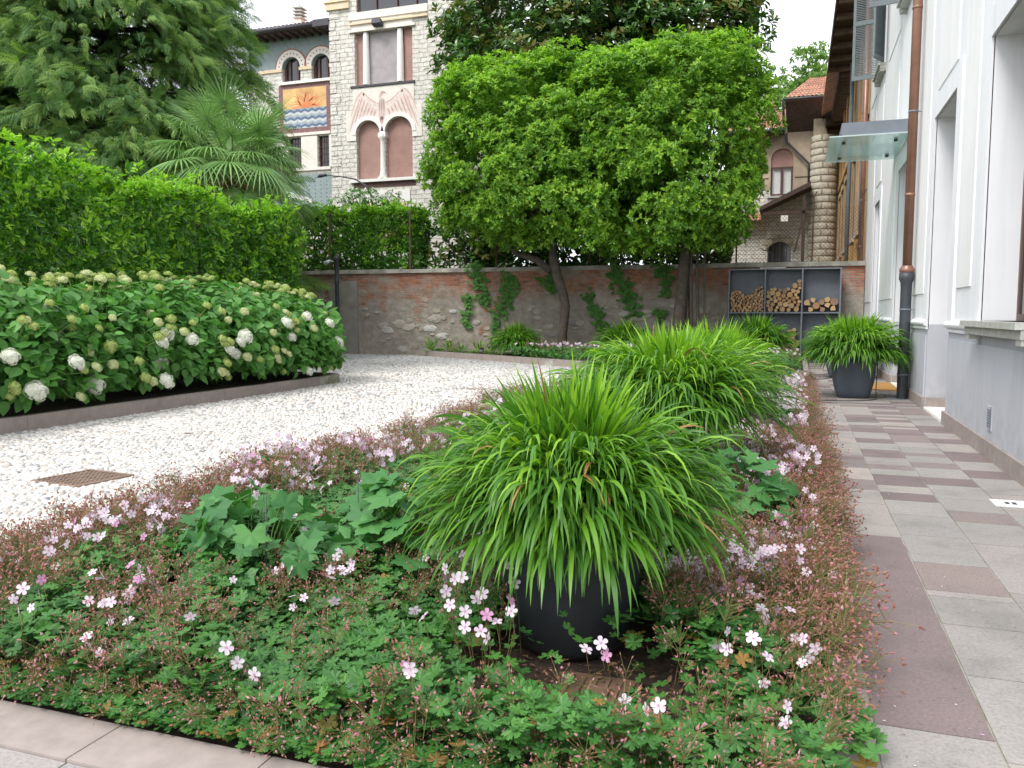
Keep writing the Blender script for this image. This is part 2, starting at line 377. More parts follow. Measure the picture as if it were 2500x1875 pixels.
me=np_mesh('cobbled_drive',np.concatenate([V,flat]),F+[np.array([[b0,b0+1,b0+2,b0+3]])],np.concatenate([mi,[1]]),smooth=True)
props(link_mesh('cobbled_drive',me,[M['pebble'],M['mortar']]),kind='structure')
# paving: slabs set in mortar joints
mb=MB(); mb.box(.30,1.98,-4,26.7,-.05,.006,2)
mb.box(-9,.30,-4,1.98,-.05,.006,2)
def slab(x0,x1,y0,y1,m): mb.box(x0+.004,x1-.004,y0+.004,y1-.004,-.03,.012,m)
cols=[(.305,.70),(.70,1.11),(1.11,1.53),(1.53,1.93)]
known={0:[(1.6,0),(2.35,0),(3.14,1),(5.9,0),(6.9,0),(7.45,1),(7.9,0),(8.5,1),(8.98,0)],
       1:[(1.5,0),(2.2,0),(3.0,0),(3.7,0),(4.3,0),(4.72,0),(4.82,1),(5.35,0),(6.0,0),(6.6,0),(7.1,1),(7.4,0),(7.7,1),(8.2,0),(8.5,1),(8.75,0),(9.2,1),(9.7,0),(10.2,1),(10.55,0),(11.1,1),(11.5,0)],
       2:[(2.0,0),(2.9,0),(3.8,1),(4.1,0),(4.9,0),(5.9,0),(6.5,1),(6.85,0),(7.3,0),(7.85,1),(8.2,0),(8.7,1),(9.0,0),(9.4,1),(9.6,0),(10.0,0),(10.4,1),(11.0,0)],
       3:[(4,0),(4.7,1),(5.2,0),(6.2,0),(7.0,0),(7.6,0),(8.3,1),(8.7,0),(9.2,1),(9.8,0),(10.4,1),(10.8,0),(11.3,1),(12.0,0)]}
for ci,(x0,x1) in enumerate(cols):
    y=-4; k=known[ci]; r=random.Random(ci+3)
    while y<k[0][0]-.3: h=r.choice([.3,.42,.55]); h=min(h,k[0][0]-y); slab(x0,x1,y,y+h,0 if r.random()<.75 else 1); y+=h
    if y<k[0][0]: slab(x0,x1,y,k[0][0],0)
    for i,(ys,c) in enumerate(k[:-1]): slab(x0,x1,ys,k[i+1][0],c)
    y=k[-1][0]
    while y<26.6: h=r.choice([.15,.2,.3,.4]); h=min(h,26.6-y); slab(x0,x1,y,y+h,1 if r.random()<.36 else 0); y+=h+1e-4
for (y0,y1) in ((1.42,1.98),(.9,1.42),(.3,.9),(-.4,.3)):
    x=.3; r=random.Random(int(y0*100))
    while x>-9: w=r.choice([.5,.75,.9]); slab(x-w,x,y0,y1,0 if r.random()<.85 else 1); x-=w
props(mb.build('stone_pavement',[M['slab'],M['slab_dark'],M['joint']],fix=False),kind='structure')
# kerbs
def kerb_run(name,pts,w,z0,z1,seg,mat=None):
    """a run of kerb stones along a line, stones parted by thin joints"""
    mb=MB(); pts=[Vector((*p,0)) for p in pts]; d=[0]
    for a,b in zip(pts,pts[1:]): d.append(d[-1]+(b-a).length)
    def at(s):
        for i in range(len(pts)-1):
            if s<=d[i+1] or i==len(pts)-2:
                u=(s-d[i])/(d[i+1]-d[i]); return pts[i].lerp(pts[i+1],u),(pts[i+1]-pts[i]).normalized()
    n=max(1,round(d[-1]/seg)); L=d[-1]/n
    for i in range(n):
        a,ta=at(i*L+.003); b,tb=at((i+1)*L-.003); na=Vector((-ta.y,ta.x,0)); nb=Vector((-tb.y,tb.x,0))
        mb.hexa([a+Vector((0,0,z0)),a+na*w+Vector((0,0,z0)),b+nb*w+Vector((0,0,z0)),b+Vector((0,0,z0)),
                 a+Vector((0,0,z1)),a+na*w+Vector((0,0,z1)),b+nb*w+Vector((0,0,z1)),b+Vector((0,0,z1))])
    # joint filler a little lower than the stones
    for i in range(len(pts)-1):
        a,b=pts[i],pts[i+1]; tt=(b-a).normalized(); nn=Vector((-tt.y,tt.x,0)); e=.006
        mb.hexa([a+nn*e+Vector((0,0,z0)),a+nn*(w-e)+Vector((0,0,z0)),b+nn*(w-e)+Vector((0,0,z0)),b+nn*e+Vector((0,0,z0)),
                 a+nn*e+Vector((0,0,z1-e)),a+nn*(w-e)+Vector((0,0,z1-e)),b+nn*(w-e)+Vector((0,0,z1-e)),b+nn*e+Vector((0,0,z1-e))],1)
    return props(mb.build(name,[mat or M['kerb'],M['joint']]),kind='structure')
kerb_run('bed_kerb',[(.30,-.2+2.22-.02),(.30,18.0)],.13,-.05,.02,1.4)
kerb_run('bed_front_kerb',[(-8,1.98),(.295,1.98)],.24,-.05,.022,.62)
kerb_run('bed_side_kerb',[(-3.95,2.24)]+[(near_left(y),y) for y in np.linspace(2.4,17,22)],.09,-.05,.05,.9)
kerb_run('hydrangea_bed_kerb',[(-9.22,2),(-9.22,15.2),(-9.35,15.55),(-9.8,15.75),(-14,15.75)],.12,-.05,.20,.98)
kerb_run('wall_bed_kerb',[p for p in FARK]+[(.30,19.3),(.31,26.5)],.12,-.05,.20,.95)
# ------------------------------------------------------------------ old garden wall
m,t,b=newmat('old brick and rubble wall'); v,sp=xzvec(t); vd=distort(t,v,5,.022)
br=N(t,'TexBrick',offset=.5); br.inputs['Scale'].default_value=1; br.inputs['Brick Width'].default_value=.27; br.inputs['Row Height'].default_value=.082
br.inputs['Mortar Size'].default_value=.011; br.inputs['Mortar Smooth'].default_value=.35; br.inputs['Bias'].default_value=-.15
br.inputs['Color1'].default_value=(.50,.19,.10,1); br.inputs['Color2'].default_value=(.24,.10,.07,1); br.inputs['Mortar'].default_value=(.26,.22,.175,1)
t.links.new(vd,br.inputs['Vector'])
brick=mixc(t,ramp(t,noise(t,1.6,6,.7,v),[(.46,(0,0,0)),(.62,(.85,.85,.85))]),br.outputs[0],(.38,.33,.28))
vo=N(t,'TexVoronoi'); vo.inputs['Scale'].default_value=1.25; vo.inputs['Randomness'].default_value=.95; mp=N(t,'Mapping'); mp.inputs['Scale'].default_value=(1,1.9,1); t.links.new(distort(t,v,4,.18),mp.inputs[0]); t.links.new(mp.outputs[0],vo.inputs['Vector'])
plaster=ramp(t,noise(t,3.2,9,.75,v),[(.25,(.16,.135,.11)),(.42,(.28,.25,.21)),(.58,(.37,.335,.285)),(.76,(.50,.46,.40))])
sc=N(t,'SeparateColor'); t.links.new(vo.outputs['Color'],sc.inputs[0])
stcol=ramp(t,sc.outputs[1],[(0,(.47,.43,.34)),(.4,(.36,.33,.28)),(.6,(.52,.49,.44)),(.8,(.30,.27,.23)),(1,(.33,.30,.30))])
isst=N(t,'Math',operation='GREATER_THAN'); isst.inputs[1].default_value=.42; t.links.new(sc.outputs[0],isst.inputs[0])
near=ramp(t,vo.outputs['Distance'],[(.22,(1,1,1)),(.34,(0,0,0))])
stm=N(t,'Math',operation='MULTIPLY'); t.links.new(isst.outputs[0],stm.inputs[0]); t.links.new(near,stm.inputs[1])
rubble=mixc(t,stm.outputs[0],plaster,stcol)
# bricks show in the top third and in a few patches lower down
zz=N(t,'MapRange'); zz.inputs['From Min'].default_value=1.95; zz.inputs['From Max'].default_value=2.45
za=N(t,'Math',operation='MULTIPLY_ADD'); t.links.new(noise(t,.9,4,.6,v),za.inputs[0]); za.inputs[1].default_value=1.5; t.links.new(sp.outputs[2],za.inputs[2])
zb=N(t,'Math',operation='SUBTRACT'); t.links.new(za.outputs[0],zb.inputs[0]); zb.inputs[1].default_value=.75; t.links.new(zb.outputs[0],zz.inputs['Value'])
pm=ramp(t,noise(t,.75,3,.6,distort(t,v,1,.5)),[(.60,(0,0,0)),(.66,(1,1,1))])
mx=N(t,'Math',operation='MAXIMUM'); t.links.new(zz.outputs[0],mx.inputs[0]); t.links.new(pm,mx.inputs[1])
col=mixc(t,mx.outputs[0],rubble,brick)
col=mixc(t,1.0,col,ramp(t,noise(t,.5,3,.6,v),[(.3,(.8,.8,.8)),(.7,(1.12,1.1,1.08))]),'MULTIPLY')
t.links.new(col,b.inputs['Base Color']); b.inputs['Roughness'].default_value=.95
h1=N(t,'Math',operation='MULTIPLY'); t.links.new(br.outputs['Fac'],h1.inputs[0]); h1.inputs[1].default_value=-.7
h2=N(t,'Math',operation='MULTIPLY_ADD'); t.links.new(h1.outputs[0],h2.inputs[0]); t.links.new(mx.outputs[0],h2.inputs[1]); t.links.new(noise(t,7,6,.75,v),h2.inputs[2])
h3=N(t,'Math',operation='MULTIPLY_ADD'); t.links.new(stm.outputs[0],h3.inputs[0]); h3.inputs[1].default_value=.6; t.links.new(h2.outputs[0],h3.inputs[2])
bump(t,b,h3.outputs[0],.9,.05); M['oldwall']=m
M['coping']=plain('mossy concrete coping',(.33,.315,.27),.9,.42,2.4,bmp=.5)
M['concrete']=plain('weathered concrete pillar',(.27,.25,.215),.9,.2,3,bmp=.4)
root=thing('garden_wall','long old brick and rubble wall with a mossy concrete coping behind the far planting bed','wall',(-8,26.75,0))
ang=math.atan(.022)
def rotw(mbx): mbx.v=[(x,y+.022*(x+8),z) for x,y,z in mbx.v]
mb=MB(); mb.box(-22,-15.98,26.80,27.1,0,2.93); mb.box(-15.98,1.9,26.75,27.1,0,2.93); rotw(mb); mb.build('wall_face',M['oldwall'],root)
mb=MB(); x=-22
while x<1.9:
    w=min(random.choice([1.0,1.3,1.6]),1.9-x); dz=random.uniform(-.006,.012); mb.box(x+.004,x+w-.004,26.66+random.uniform(-.01,.01),27.2,2.933,3.07+dz); x+=w
rotw(mb); mb.build('coping',M['coping'],root)
mb=MB(); mb.box(-16.0,-15.15,26.68,26.78,0,2.68); mb.box(-16.35,-16.0,26.72,26.80,1.3,2.62); rotw(mb); mb.split('pillar',M['concrete'],root)
mb=MB(); mb.box(-22,-16.0,26.70,26.80,1.93,1.98); rotw(mb); mb.build('ledge',M['coping'],root)
# stones that stand a little proud of the rubble
mb=MB()
for i in range(74):
    x=random.uniform(-15,-2.3); z=random.uniform(.15,1.75); w=random.choice([.08,.12,.16,.22,.34]); h=w*random.uniform(.4,.75)
    n=7; pts=[(x+w*math.cos(2*math.pi*k/n+.2)*random.uniform(.75,1.1),z+h*math.sin(2*math.pi*k/n+.2)*random.uniform(.7,1.1)) for k in range(n)]
    y=26.75; mid=(x,y-random.uniform(.03,.06),z)
    mb.add([(p[0],y+.02,p[1]) for p in pts]+[(x+(p[0]-x)*.7,y-.03,z+(p[1]-z)*.7) for p in pts]+[mid],
        [(k,(k+1)%n,n+(k+1)%n,n+k) for k in range(n)]+[(n+k,n+(k+1)%n,2*n) for k in range(n)])
rotw(mb); m,t,b=newmat('embedded wall stone'); g=N(t,'NewGeometry'); cc=ramp(t,g.outputs['Random Per Island'],[(0,(.36,.31,.24)),(.35,(.45,.41,.34)),(.65,(.34,.31,.27)),(.88,(.56,.54,.49)),(1,(.30,.31,.33))])
t.links.new(mixc(t,1.0,cc,ramp(t,noise(t,9,5,.7),[(.3,(.7,.7,.7)),(.7,(1.15,1.15,1.15))]),'MULTIPLY'),b.inputs['Base Color']); b.inputs['Roughness'].default_value=.95; bump(t,b,noise(t,20,4),.5,.02)
mb.build('embedded_stones',m,root)
# chain-link fence on top of the wall
root=thing('chain_link_fence','rusty chain link fence standing on the coping of the old garden wall','fence',(-8,26.95,3.07))
mb=MB()
z0,z1,x0,x1,s=3.09,4.75,-16.5,1.85,.115
k=-40
while k*s<x1+3:
    for sg in (1,-1):
        a=k*s; pa=(a,z0) if sg>0 else (a,z1); pb=(a+(z1-z0),z1) if sg>0 else (a+(z1-z0),z0)
        xa,za=pa; xb,zb_=pb
        if xb<x0 or xa>x1: continue
        if xa<x0: za+=(x0-xa)*(zb_-za)/(xb-xa); xa=x0
        if xb>x1: zb_-= (xb-x1)*(zb_-za)/(xb-xa); xb=x1
        mb.bar((xa,26.95+.004*sg,za),(xb,26.95+.004*sg,zb_),.007)
    k+=1
rotw(mb); mb.build('wire_mesh',M['rust'],root)
for px in (-16.4,-13.15,-9.9,-6.6,-3.4,-1.86,.4,1.8):
    mb=MB(); y=26.95+.022*(px+8)
    mb.box(px-.025,px+.025,y-.02,y+.02,3.06,5.05); mb.bar((px,y,5.05),(px-.08,y,5.2),.035); mb.bar((px,y,5.05),(px+.09,y,5.22),.035)
    mb.build('post',M['rust'],root)
# ------------------------------------------------------------------ white house along the pavement
FX=1.93
H=thing('white_house','white rendered house with tall recessed windows along the right side of the pavement','house',(2.4,15,0))
def facade(name,mat,zlo,zhi,x0,x1,openings,ylo=3.0,yhi=27.6):
    mb=MB(); ys=sorted(set([ylo,yhi]+[v for o in openings for v in o[:2]]))
    for a,b in zip(ys,ys[1:]):
        holes=sorted([(max(o[2],zlo),min(o[3],zhi)) for o in openings if o[0]<=a and o[1]>=b and o[3]>zlo and o[2]<zhi])
        z=zlo
        for h0,h1 in holes:
            if h0>z: mb.box(x0,x1,a,b,z,h0)
            z=h1
        if z<zhi: mb.box(x0,x1,a,b,z,zhi)
    return mb.build(name,mat,H)
WIN=[(8.05,10.3,1.42,4.47),(22.9,24.4,1.42,4.38),(4.0,6.2,1.42,4.47)]
DOOR=[(12.3,14.15,0,4.45),(16.9,18.95,0,4.42)]
UP=[(22.95,24.35,7.72,10.7),(17.1,18.7,7.72,10.7),(12.45,14.0,7.72,10.7),(8.3,10.1,7.72,10.7)]
OP=WIN+DOOR+UP
facade('wall',M['white_shade'],1.33,12.4,FX,2.42,OP)
facade('dado',M['dado'],0,1.33,FX,2.42,[o for o in OP if o[2]<1])
# white raised panels of the facade
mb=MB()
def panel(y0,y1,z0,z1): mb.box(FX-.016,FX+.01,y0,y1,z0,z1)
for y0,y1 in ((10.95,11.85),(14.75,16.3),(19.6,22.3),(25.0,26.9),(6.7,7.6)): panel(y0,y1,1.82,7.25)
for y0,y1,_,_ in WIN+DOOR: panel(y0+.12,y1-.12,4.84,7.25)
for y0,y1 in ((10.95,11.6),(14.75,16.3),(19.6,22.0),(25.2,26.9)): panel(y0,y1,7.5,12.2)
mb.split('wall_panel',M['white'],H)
# white reveal bands around every opening
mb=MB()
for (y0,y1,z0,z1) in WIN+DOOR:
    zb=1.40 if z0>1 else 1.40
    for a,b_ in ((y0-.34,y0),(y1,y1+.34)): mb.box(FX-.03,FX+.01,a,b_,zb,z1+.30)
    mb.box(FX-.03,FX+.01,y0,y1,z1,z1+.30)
mb.split('opening_surround',M['white_shade'],H)
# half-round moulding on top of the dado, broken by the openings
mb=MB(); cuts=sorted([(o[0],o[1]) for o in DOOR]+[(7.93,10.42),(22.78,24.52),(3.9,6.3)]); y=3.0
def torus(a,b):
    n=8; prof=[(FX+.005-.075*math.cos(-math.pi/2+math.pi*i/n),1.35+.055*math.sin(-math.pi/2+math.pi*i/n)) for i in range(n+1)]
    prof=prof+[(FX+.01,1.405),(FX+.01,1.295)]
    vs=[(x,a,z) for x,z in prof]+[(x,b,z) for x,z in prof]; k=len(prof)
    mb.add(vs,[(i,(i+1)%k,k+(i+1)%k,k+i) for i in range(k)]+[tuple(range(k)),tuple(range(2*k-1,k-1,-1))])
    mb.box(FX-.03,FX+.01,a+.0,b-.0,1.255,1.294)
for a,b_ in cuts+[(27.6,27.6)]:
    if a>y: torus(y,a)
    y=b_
mb.split('dado_moulding',M['white_shade'],H)
# projecting lower dado face, leaving a shadow line
mb=MB()
for a,b_ in ((3,12.3),(14.15,16.9),(18.95,27.6)):
    mb.box(FX-.018,FX+.01,a+(.0 if a==3 else .10),b_-.10,.19,1.16)
mb.split('dado_panel',M['dado'],H)
mb=MB()
for a,b_ in ((3,12.3),(14.15,16.9),(18.95,27.6)):
    y=a
    while y<b_-.01: w=min(1.35,b_-y); mb.box(FX-.045,FX+.01,y+.002,y+w-.002,.012,.19); y+=w
for y in (14.15,18.95): mb.box(FX+.012,2.42,y-.03,y-.003,.012,.19)
mb.split('baseboard',M['kerb'],H)
mb=MB()
for (y0,y1,_,_) in DOOR: mb.box(FX-.02,2.5,y0+.003,y1-.034,.0,.05)
mb.split('door_step',M['whitestone'],H)
for (y0,y1,z0,z1) in DOOR:
    d=MB(); d.box(2.40,2.45,y0,y1,z0,z1); o=d.build('door',M['brownframe'],H)
    g=MB()
    for k in range(2):
        w=(y1-y0)/2; g.box(2.385,2.395,y0+k*w+.09,y0+(k+1)*w-.09,.35,z1-.2)
    g.split('pane',M['glass'],o)
for (y0,y1,z0,z1) in WIN+UP:
    w=MB()
    for a,b_ in ((y0,y0+.06),(y1-.06,y1),((y0+y1)/2-.05,(y0+y1)/2+.05)): w.box(2.27,2.33,a,b_,z0,z1)
    w.box(2.27,2.33,y0+.06,y1-.06,z0,z0+.07); w.box(2.27,2.33,y0+.06,y1-.06,z1-.07,z1)
    o=w.build('window_frame',M['brownframe'],H)
    g=MB(); g.box(2.29,2.30,y0+.06,y1-.06,z0+.07,z1-.07); g.split('pane',M['glass'],o)
for (y0,y1,z0,z1) in WIN+UP[:2]:
    s=MB(); a,b_=y0-.12,y1+.12
    s.box(1.74,2.27,a,b_,z0-.06,z0); s.box(1.79,1.94,a+.01,b_-.01,z0-.145,z0-.061)
    for q in (a+.02,b_-.22): s.box(1.80,FX,q,q+.2,z0-.20,z0-.146)
    s.build('window_sill',M['sillstone'],H)
# louvred shutters of the upper windows, folded back
for (y0,y1,z0,z1) in UP[:2]:
    for (ya,side,an) in ((y1,1,78),(y0,-1,25)):
        s=MB(); w=.66; r=rad(an); dx,dy=-math.sin(r)*1.0,math.cos(r)*side
        def P(u,z,off=0): return (FX-.06+dx*u+dy*off*side,ya+dy*u-dx*off*side,z)
        def plank(u0,u1,za,zb_,th=.04): s.hexa([P(u0,za,-th/2),P(u1,za,-th/2),P(u1,za,th/2),P(u0,za,th/2),P(u0,zb_,-th/2),P(u1,zb_,-th/2),P(u1,zb_,th/2),P(u0,zb_,th/2)])
        plank(0,.07,z0+.02,z1-.02); plank(w-.07,w,z0+.02,z1-.02)
        for za in (z0+.02,(z0+z1)/2-.05,z1-.14): plank(.07,w-.07,za,za+.11)
        z=z0+.15
        while z<z1-.17:
            s.hexa([P(.07,z,-.018),P(w-.07,z,-.018),P(w-.07,z+.03,.018),P(.07,z+.03,.018),P(.07,z+.008,-.018),P(w-.07,z+.008,-.018),P(w-.07,z+.038,.018),P(.07,z+.038,.018)]); z+=.045
        s.build('shutter',M['shut_grey'],H)
# downpipes: copper above, black cast iron below
for (py,top,join_z,r) in ((15.72,12.2,2.22,.078),(27.35,10.9,1.85,.078)):
    d=MB(); d.tube([(1.78,py,join_z),(1.78,py,top)],r,14)
    for z in (3.5,6.6): d.tube([(1.78,py,z),(1.78,py,z+.05)],r+.006,14)
    o=d.build('downpipe',M['copper'],H)
    c=MB(); c.lathe([(r+.03,join_z-.02),(r+.045,join_z),(r+.045,join_z+.04),(r+.004,join_z+.10)],(1.78,py,0),16); c.build('collar',M['copper'],o)
    c=MB(); c.lathe([(.088,.012),(.09,join_z-.35),(.094,join_z-.2),(.122,join_z-.13),(.122,join_z-.02),(.08,join_z-.018)],(1.78,py,0),18); c.build('cast_iron_shoe',M['black_iron'],o)
    k=MB()
    for z in (.42,1.55,4.9,8.6):
        k.tube([(1.78,py,z),(1.78,py,z+.03)],.098 if z<2 else .083,14); k.bar((1.8,py,z+.015),(FX,py+.02,z+.015),.012)
    k.split('bracket',M['grey_steel'],o)
# glass entrance canopy
cn=MB(); cn.hexa([(.5,17.2,4.86),(1.93,17.2,4.86),(1.93,20.0,4.86),(.5,20.0,4.86),(.5,17.2,4.885),(1.93,17.2,4.885),(1.93,20.0,4.885),(.5,20.0,4.885)])
can=cn.build('glass_canopy',M['canopy'],H)
c=MB(); c.box(.72,1.93,17.3,17.36,4.89,5.14); c.box(.72,1.93,19.6,19.66,4.89,5.14); c.box(.72,.78,17.36,19.6,4.95,5.14); c.box(1.86,1.93,17.36,19.6,4.95,5.14); c.build('canopy_frame',M['grey_steel'],can)
c=MB()
for x in (.78,1.72):
    for y in (17.75,19.45): c.tube([(x,y,4.82),(x,y,4.90)],.035,10)
c.split('canopy_fixing',M['black_iron'],can)
# vent grille near the pavement
v=MB(); v.box(FX-.03,FX-.018,9.42,9.62,.30,.55); vv=v.build('vent_grille',M['dado'],H)
v=MB(); 
for k in range(7): v.box(FX-.036,FX-.031,9.45,9.59,.335+k*.028,.347+k*.028)
v.box(FX-.036,FX-.031,9.42,9.44,.30,.55); v.build('vent_slats',M['grey_steel'],vv)
# roof edge
r_=MB(); r_.box(1.2,2.6,2.8,27.7,12.41,12.55); r_.build('eaves',M['soffit'],H)
# ------------------------------------------------------------------ stone villa with tower (left, beyond the wall)
T=thing('stone_villa','white stone villa with a tower, roller shutters, an eagle painting and a sun painting','villa',(-20,38,0))
def wallbox(mb,xs,zs,holes,y0,y1,m=0):
    """front wall in a plane of constant y, rectangular holes (x0,x1,z0,z1)"""
    X=sorted(set(list(xs)+[v for h in holes for v in h[:2]]))
    for a,b in zip(X,X[1:]):
        hs=sorted([(h[2],h[3]) for h in holes if h[0]<=a+1e-6 and h[1]>=b-1e-6]); z=zs[0]
        for h0,h1 in hs:
            if h0>z: mb.box(a,b,y0,y1,z,h0,m)
            z=h1
        if z<zs[1]: mb.box(a,b,y0,y1,z,zs[1],m)
def spandrel(x0,x1,zs,zt,r):
    cx=(x0+x1)/2; return [(x0,zt),(x0,zs)]+arc(cx,zs,r,math.pi,0,18)[0:]+[(x1,zs),(x1,zt)]
Y=36.
tw=MB(); WT=(-20.5,-17.42,12.45,14.93); WTT=(-20.37,-16.6,15.85,18.0); AL=(-20.47,-19.17,7.98,10.12); AR=(-18.9,-17.46,7.98,10.12)
wallbox(tw,(-21.85,-15.2),(0,18.5),[WT,WTT,(AL[0],AL[1],7.98,10.9),(AR[0],AR[1],7.98,10.9),(-19.9,-17.7,4.6,6.6)],Y,Y+.45)
for h in (AL,AR):
    r=(h[1]-h[0])/2; cx=(h[0]+h[1])/2
    top=[(h[0],10.9),(h[0],10.12)]+arc(cx,10.12,r,math.pi,0,18)[1:-1]+[(h[1],10.12),(h[1],10.9)]
    tw.prism(top,Y+.002,Y+.448)
tw.box(-21.85,-21.4,Y+.45,44,0,18.5); tw.box(-15.65,-15.2,Y+.45,44,0,18.5)
for k in range(34):   # quoins that stick out of the corner and window edges
    z=.2+k*.5
    for xq,w in ((-21.87,.55 if k%2 else .35),):
        tw.box(xq,xq+w,Y-.03,Y+.1,z,z+.42)
tw.build('tower_wall',M['ashlar'],T)
p=MB()
def stucco_out():
    a=[(-21.0,9.86),(-20.49,9.86),(-20.49,10.12)]+arc(-19.82,10.12,.67,math.pi,0,18)[1:]+[(-18.9-.02,10.12)]+arc(-18.18,10.12,.74,math.pi,0,18)[1:]+[(-17.44,9.86),(-16.95,9.86),(-16.95,11.35),(-17.35,11.35),(-17.35,12.32),(-20.62,12.32),(-20.62,11.3),(-21.0,11.3)]
    return a
p.prism(stucco_out(),Y-.035,Y+.01); pl_=p
p=MB()   # archivolts
for cx,r in ((-19.82,.66),(-18.18,.73)):
    ring=arc(cx,10.12,r+.2,math.pi,0,20)+arc(cx,10.12,r-.0,0,math.pi,20); p.prism(ring,Y-.075,Y+.02)
p.box(-20.75,-20.47,Y-.05,Y+.02,9.86,10.12); p.box(-17.45,-17.2,Y-.05,Y+.02,9.86,10.12); p.build('arch_surround',M['whitestone'],T)
p=MB(); p.lathe([(.19,7.99),(.19,8.12),(.135,8.3),(.12,9.7),(.15,9.82),(.2,9.9),(.2,10.1),(.12,10.2)],(-19.04,Y+.02,0),18); p.box(-19.26,-18.82,Y-.14,Y+.2,7.98,8.06); p.box(-19.24,-18.84,Y-.12,Y+.24,9.93,10.14); p.build('column',M['whitestone'],T)
p=MB(); p.box(-20.8,-17.15,Y-.16,Y+.2,7.84,7.975); p.build('window_sill',M['whitestone'],T)
p=MB(); p.box(-20.65,-17.3,Y-.03,Y+.02,7.60,7.835); p.build('painted_band',M['mauveframe'],T)
for a in ((-20.47,-19.17),(-18.9,-17.46)):
    p=MB(); cx=(a[0]+a[1])/2; r=(a[1]-a[0])/2; p.prism([(a[0],7.98)]+arc(cx,10.12,r,math.pi,0,18)+[(a[1],7.98)],Y+.2,Y+.24); p.build('roller_shutter',M['slat_pink'],T)
# upper window with two columns
for a,b,mm in ((-20.5,-20.05,'slat_pink'),(-19.8,-18.25,'slat_grey'),(-17.95,-17.42,'slat_pink')):
    p=MB(); p.box(a,b,Y+.22,Y+.26,12.5,14.93); p.build('roller_shutter',M[mm],T)
p=MB(); p.box(-20.5,-17.42,Y+.3,Y+.34,12.46,14.92); p.build('window_back',M['mauveframe'],T)
for cx in (-19.92,-18.1): p=MB(); p.lathe([(.17,12.47),(.165,13.2),(.145,14.7),(.13,14.9)],(cx,Y+.1,0),16); p.build('column',M['whitestone'],T)
p=MB(); p.box(-20.72,-17.3,Y-.08,Y+.2,12.34,12.44); p.build('dark_sill',M['gutter'],T)
p=MB(); p.box(-20.75,-17.25,Y-.10,Y+.1,14.94,15.06); p.box(-20.62,-17.4,Y-.04,Y+.1,15.061,15.5); p.box(-20.75,-16.6,Y-.10,Y+.1,15.501,15.84); p.build('cornice_band',M['pale'],T)
p=MB(); p.box(-20.72,-16.6,Y-.13,Y+.1,15.28,15.36); p.box(-22.0,-20.72,Y-.14,Y+.1,16.1,16.42); p.box(-22.08,-20.7,Y-.2,Y+.1,16.42,16.52); p.split('cream_moulding',M['cream'],T)
p=MB()
for x in (-20.37,-19.4,-18.3,-17.3): p.box(x,x+.07,Y+.1,Y+.18,15.85,18)
p.build('window_frame',M['mauveframe'],T)
p=MB(); p.box(-20.3,-16.6,Y+.2,Y+.22,15.85,18); p.build('pane',M['glass'],T)
p=MB(); p.box(-20.45,-17.6,Y-.05,Y+.05,6.85,7.4); p.build('stone_lintel',M['whitestone'],T)
p=MB(); p.box(-20.0,-17.75,Y-.08,Y+.05,6.6,6.84); p.build('cream_lintel',M['cream'],T)
p=MB(); p.box(-19.9,-17.7,Y+.2,Y+.24,4.6,6.6); p.build('low_window',M['slat_pink'],T)
# eagle painting: body and feather strokes on the plaster
M['eagle']=plain('faded red brown paint',(.56,.38,.34),.9,.25,8,bmp=0); M['eagle2']=plain('faded pink paint',(.70,.59,.54),.9,.12,6,bmp=0)
e=MB(); e2=MB(); yE=Y-.038
def stroke(mb,pts,w,y=yE,taper=True):
    n=len(pts)
    L=[];R=[]
    for i,(x,z) in enumerate(pts):
        a=pts[max(i-1,0)]; b=pts[min(i+1,n-1)]; d=math.hypot(b[0]-a[0],b[1]-a[1]); nx,nz=-(b[1]-a[1])/d,(b[0]-a[0])/d
        ww=w*(.25+.75*math.sin(math.pi*min(1,.15+i/(n-1)*.85))) if taper else w
        L.append((x+nx*ww/2,z+nz*ww/2)); R.append((x-nx*ww/2,z-nz*ww/2))
    for i in range(n-1): mb.add([(L[i][0],y,L[i][1]),(L[i+1][0],y,L[i+1][1]),(R[i+1][0],y,R[i+1][1]),(R[i][0],y,R[i][1])],[(0,1,2,3)])
def bez(a,b,c,n=8): return [((1-t)**2*a[0]+2*t*(1-t)*b[0]+t*t*c[0],(1-t)**2*a[1]+2*t*(1-t)*b[1]+t*t*c[1]) for t in [i/n for i in range(n+1)]]
cx=-19.05
for sgn,span in ((-1,1.0),(1,1.12)):
    for k in range(15):
        u=k/14; sx=cx+sgn*(.22+1.05*u*span); sz=11.15+.85*u**1.2 if u<.75 else 11.78-(u-.75)*.5
        ex=cx+sgn*(.30+1.55*u*span); ez=10.95-.15*u-(.55*max(0,u-.45)*1.9)
        stroke(e if k%2 else e2,bez((sx,sz+.1),(sx+sgn*.16,sz-.25),(ex,max(ez,10.0))),.085,yE-.0006*(k%3))
    stroke(e2,bez((cx+sgn*.15,11.45),(cx+sgn*.55,11.5),(cx+sgn*1.0*span,12.05)),.26,yE-.0005)
    stroke(e2,bez((cx+sgn*.95*span,12.05),(cx+sgn*1.3*span,12.0),(cx+sgn*1.6*span,11.1)),.30,yE-.0005)
    stroke(e,bez((cx+sgn*.15,11.5),(cx+sgn*.55,11.6),(cx+sgn*1.0*span,12.14)),.05,yE-.002)
    stroke(e,bez((cx+sgn*1.0*span,12.14),(cx+sgn*1.35*span,12.05),(cx+sgn*1.68*span,11.0)),.05,yE-.002)
for k in range(7): stroke(e if k%2 else e2,bez((cx-.12+.04*k,11.75),(cx-.2+.07*k,11.4),(cx-.14+.045*k,10.75)),.07,yE-.001)
for k in range(5): stroke(e,bez((cx-.06+.03*k,10.9),(cx-.1+.05*k,10.65),(cx-.08+.04*k,10.45)),.05,yE-.001)
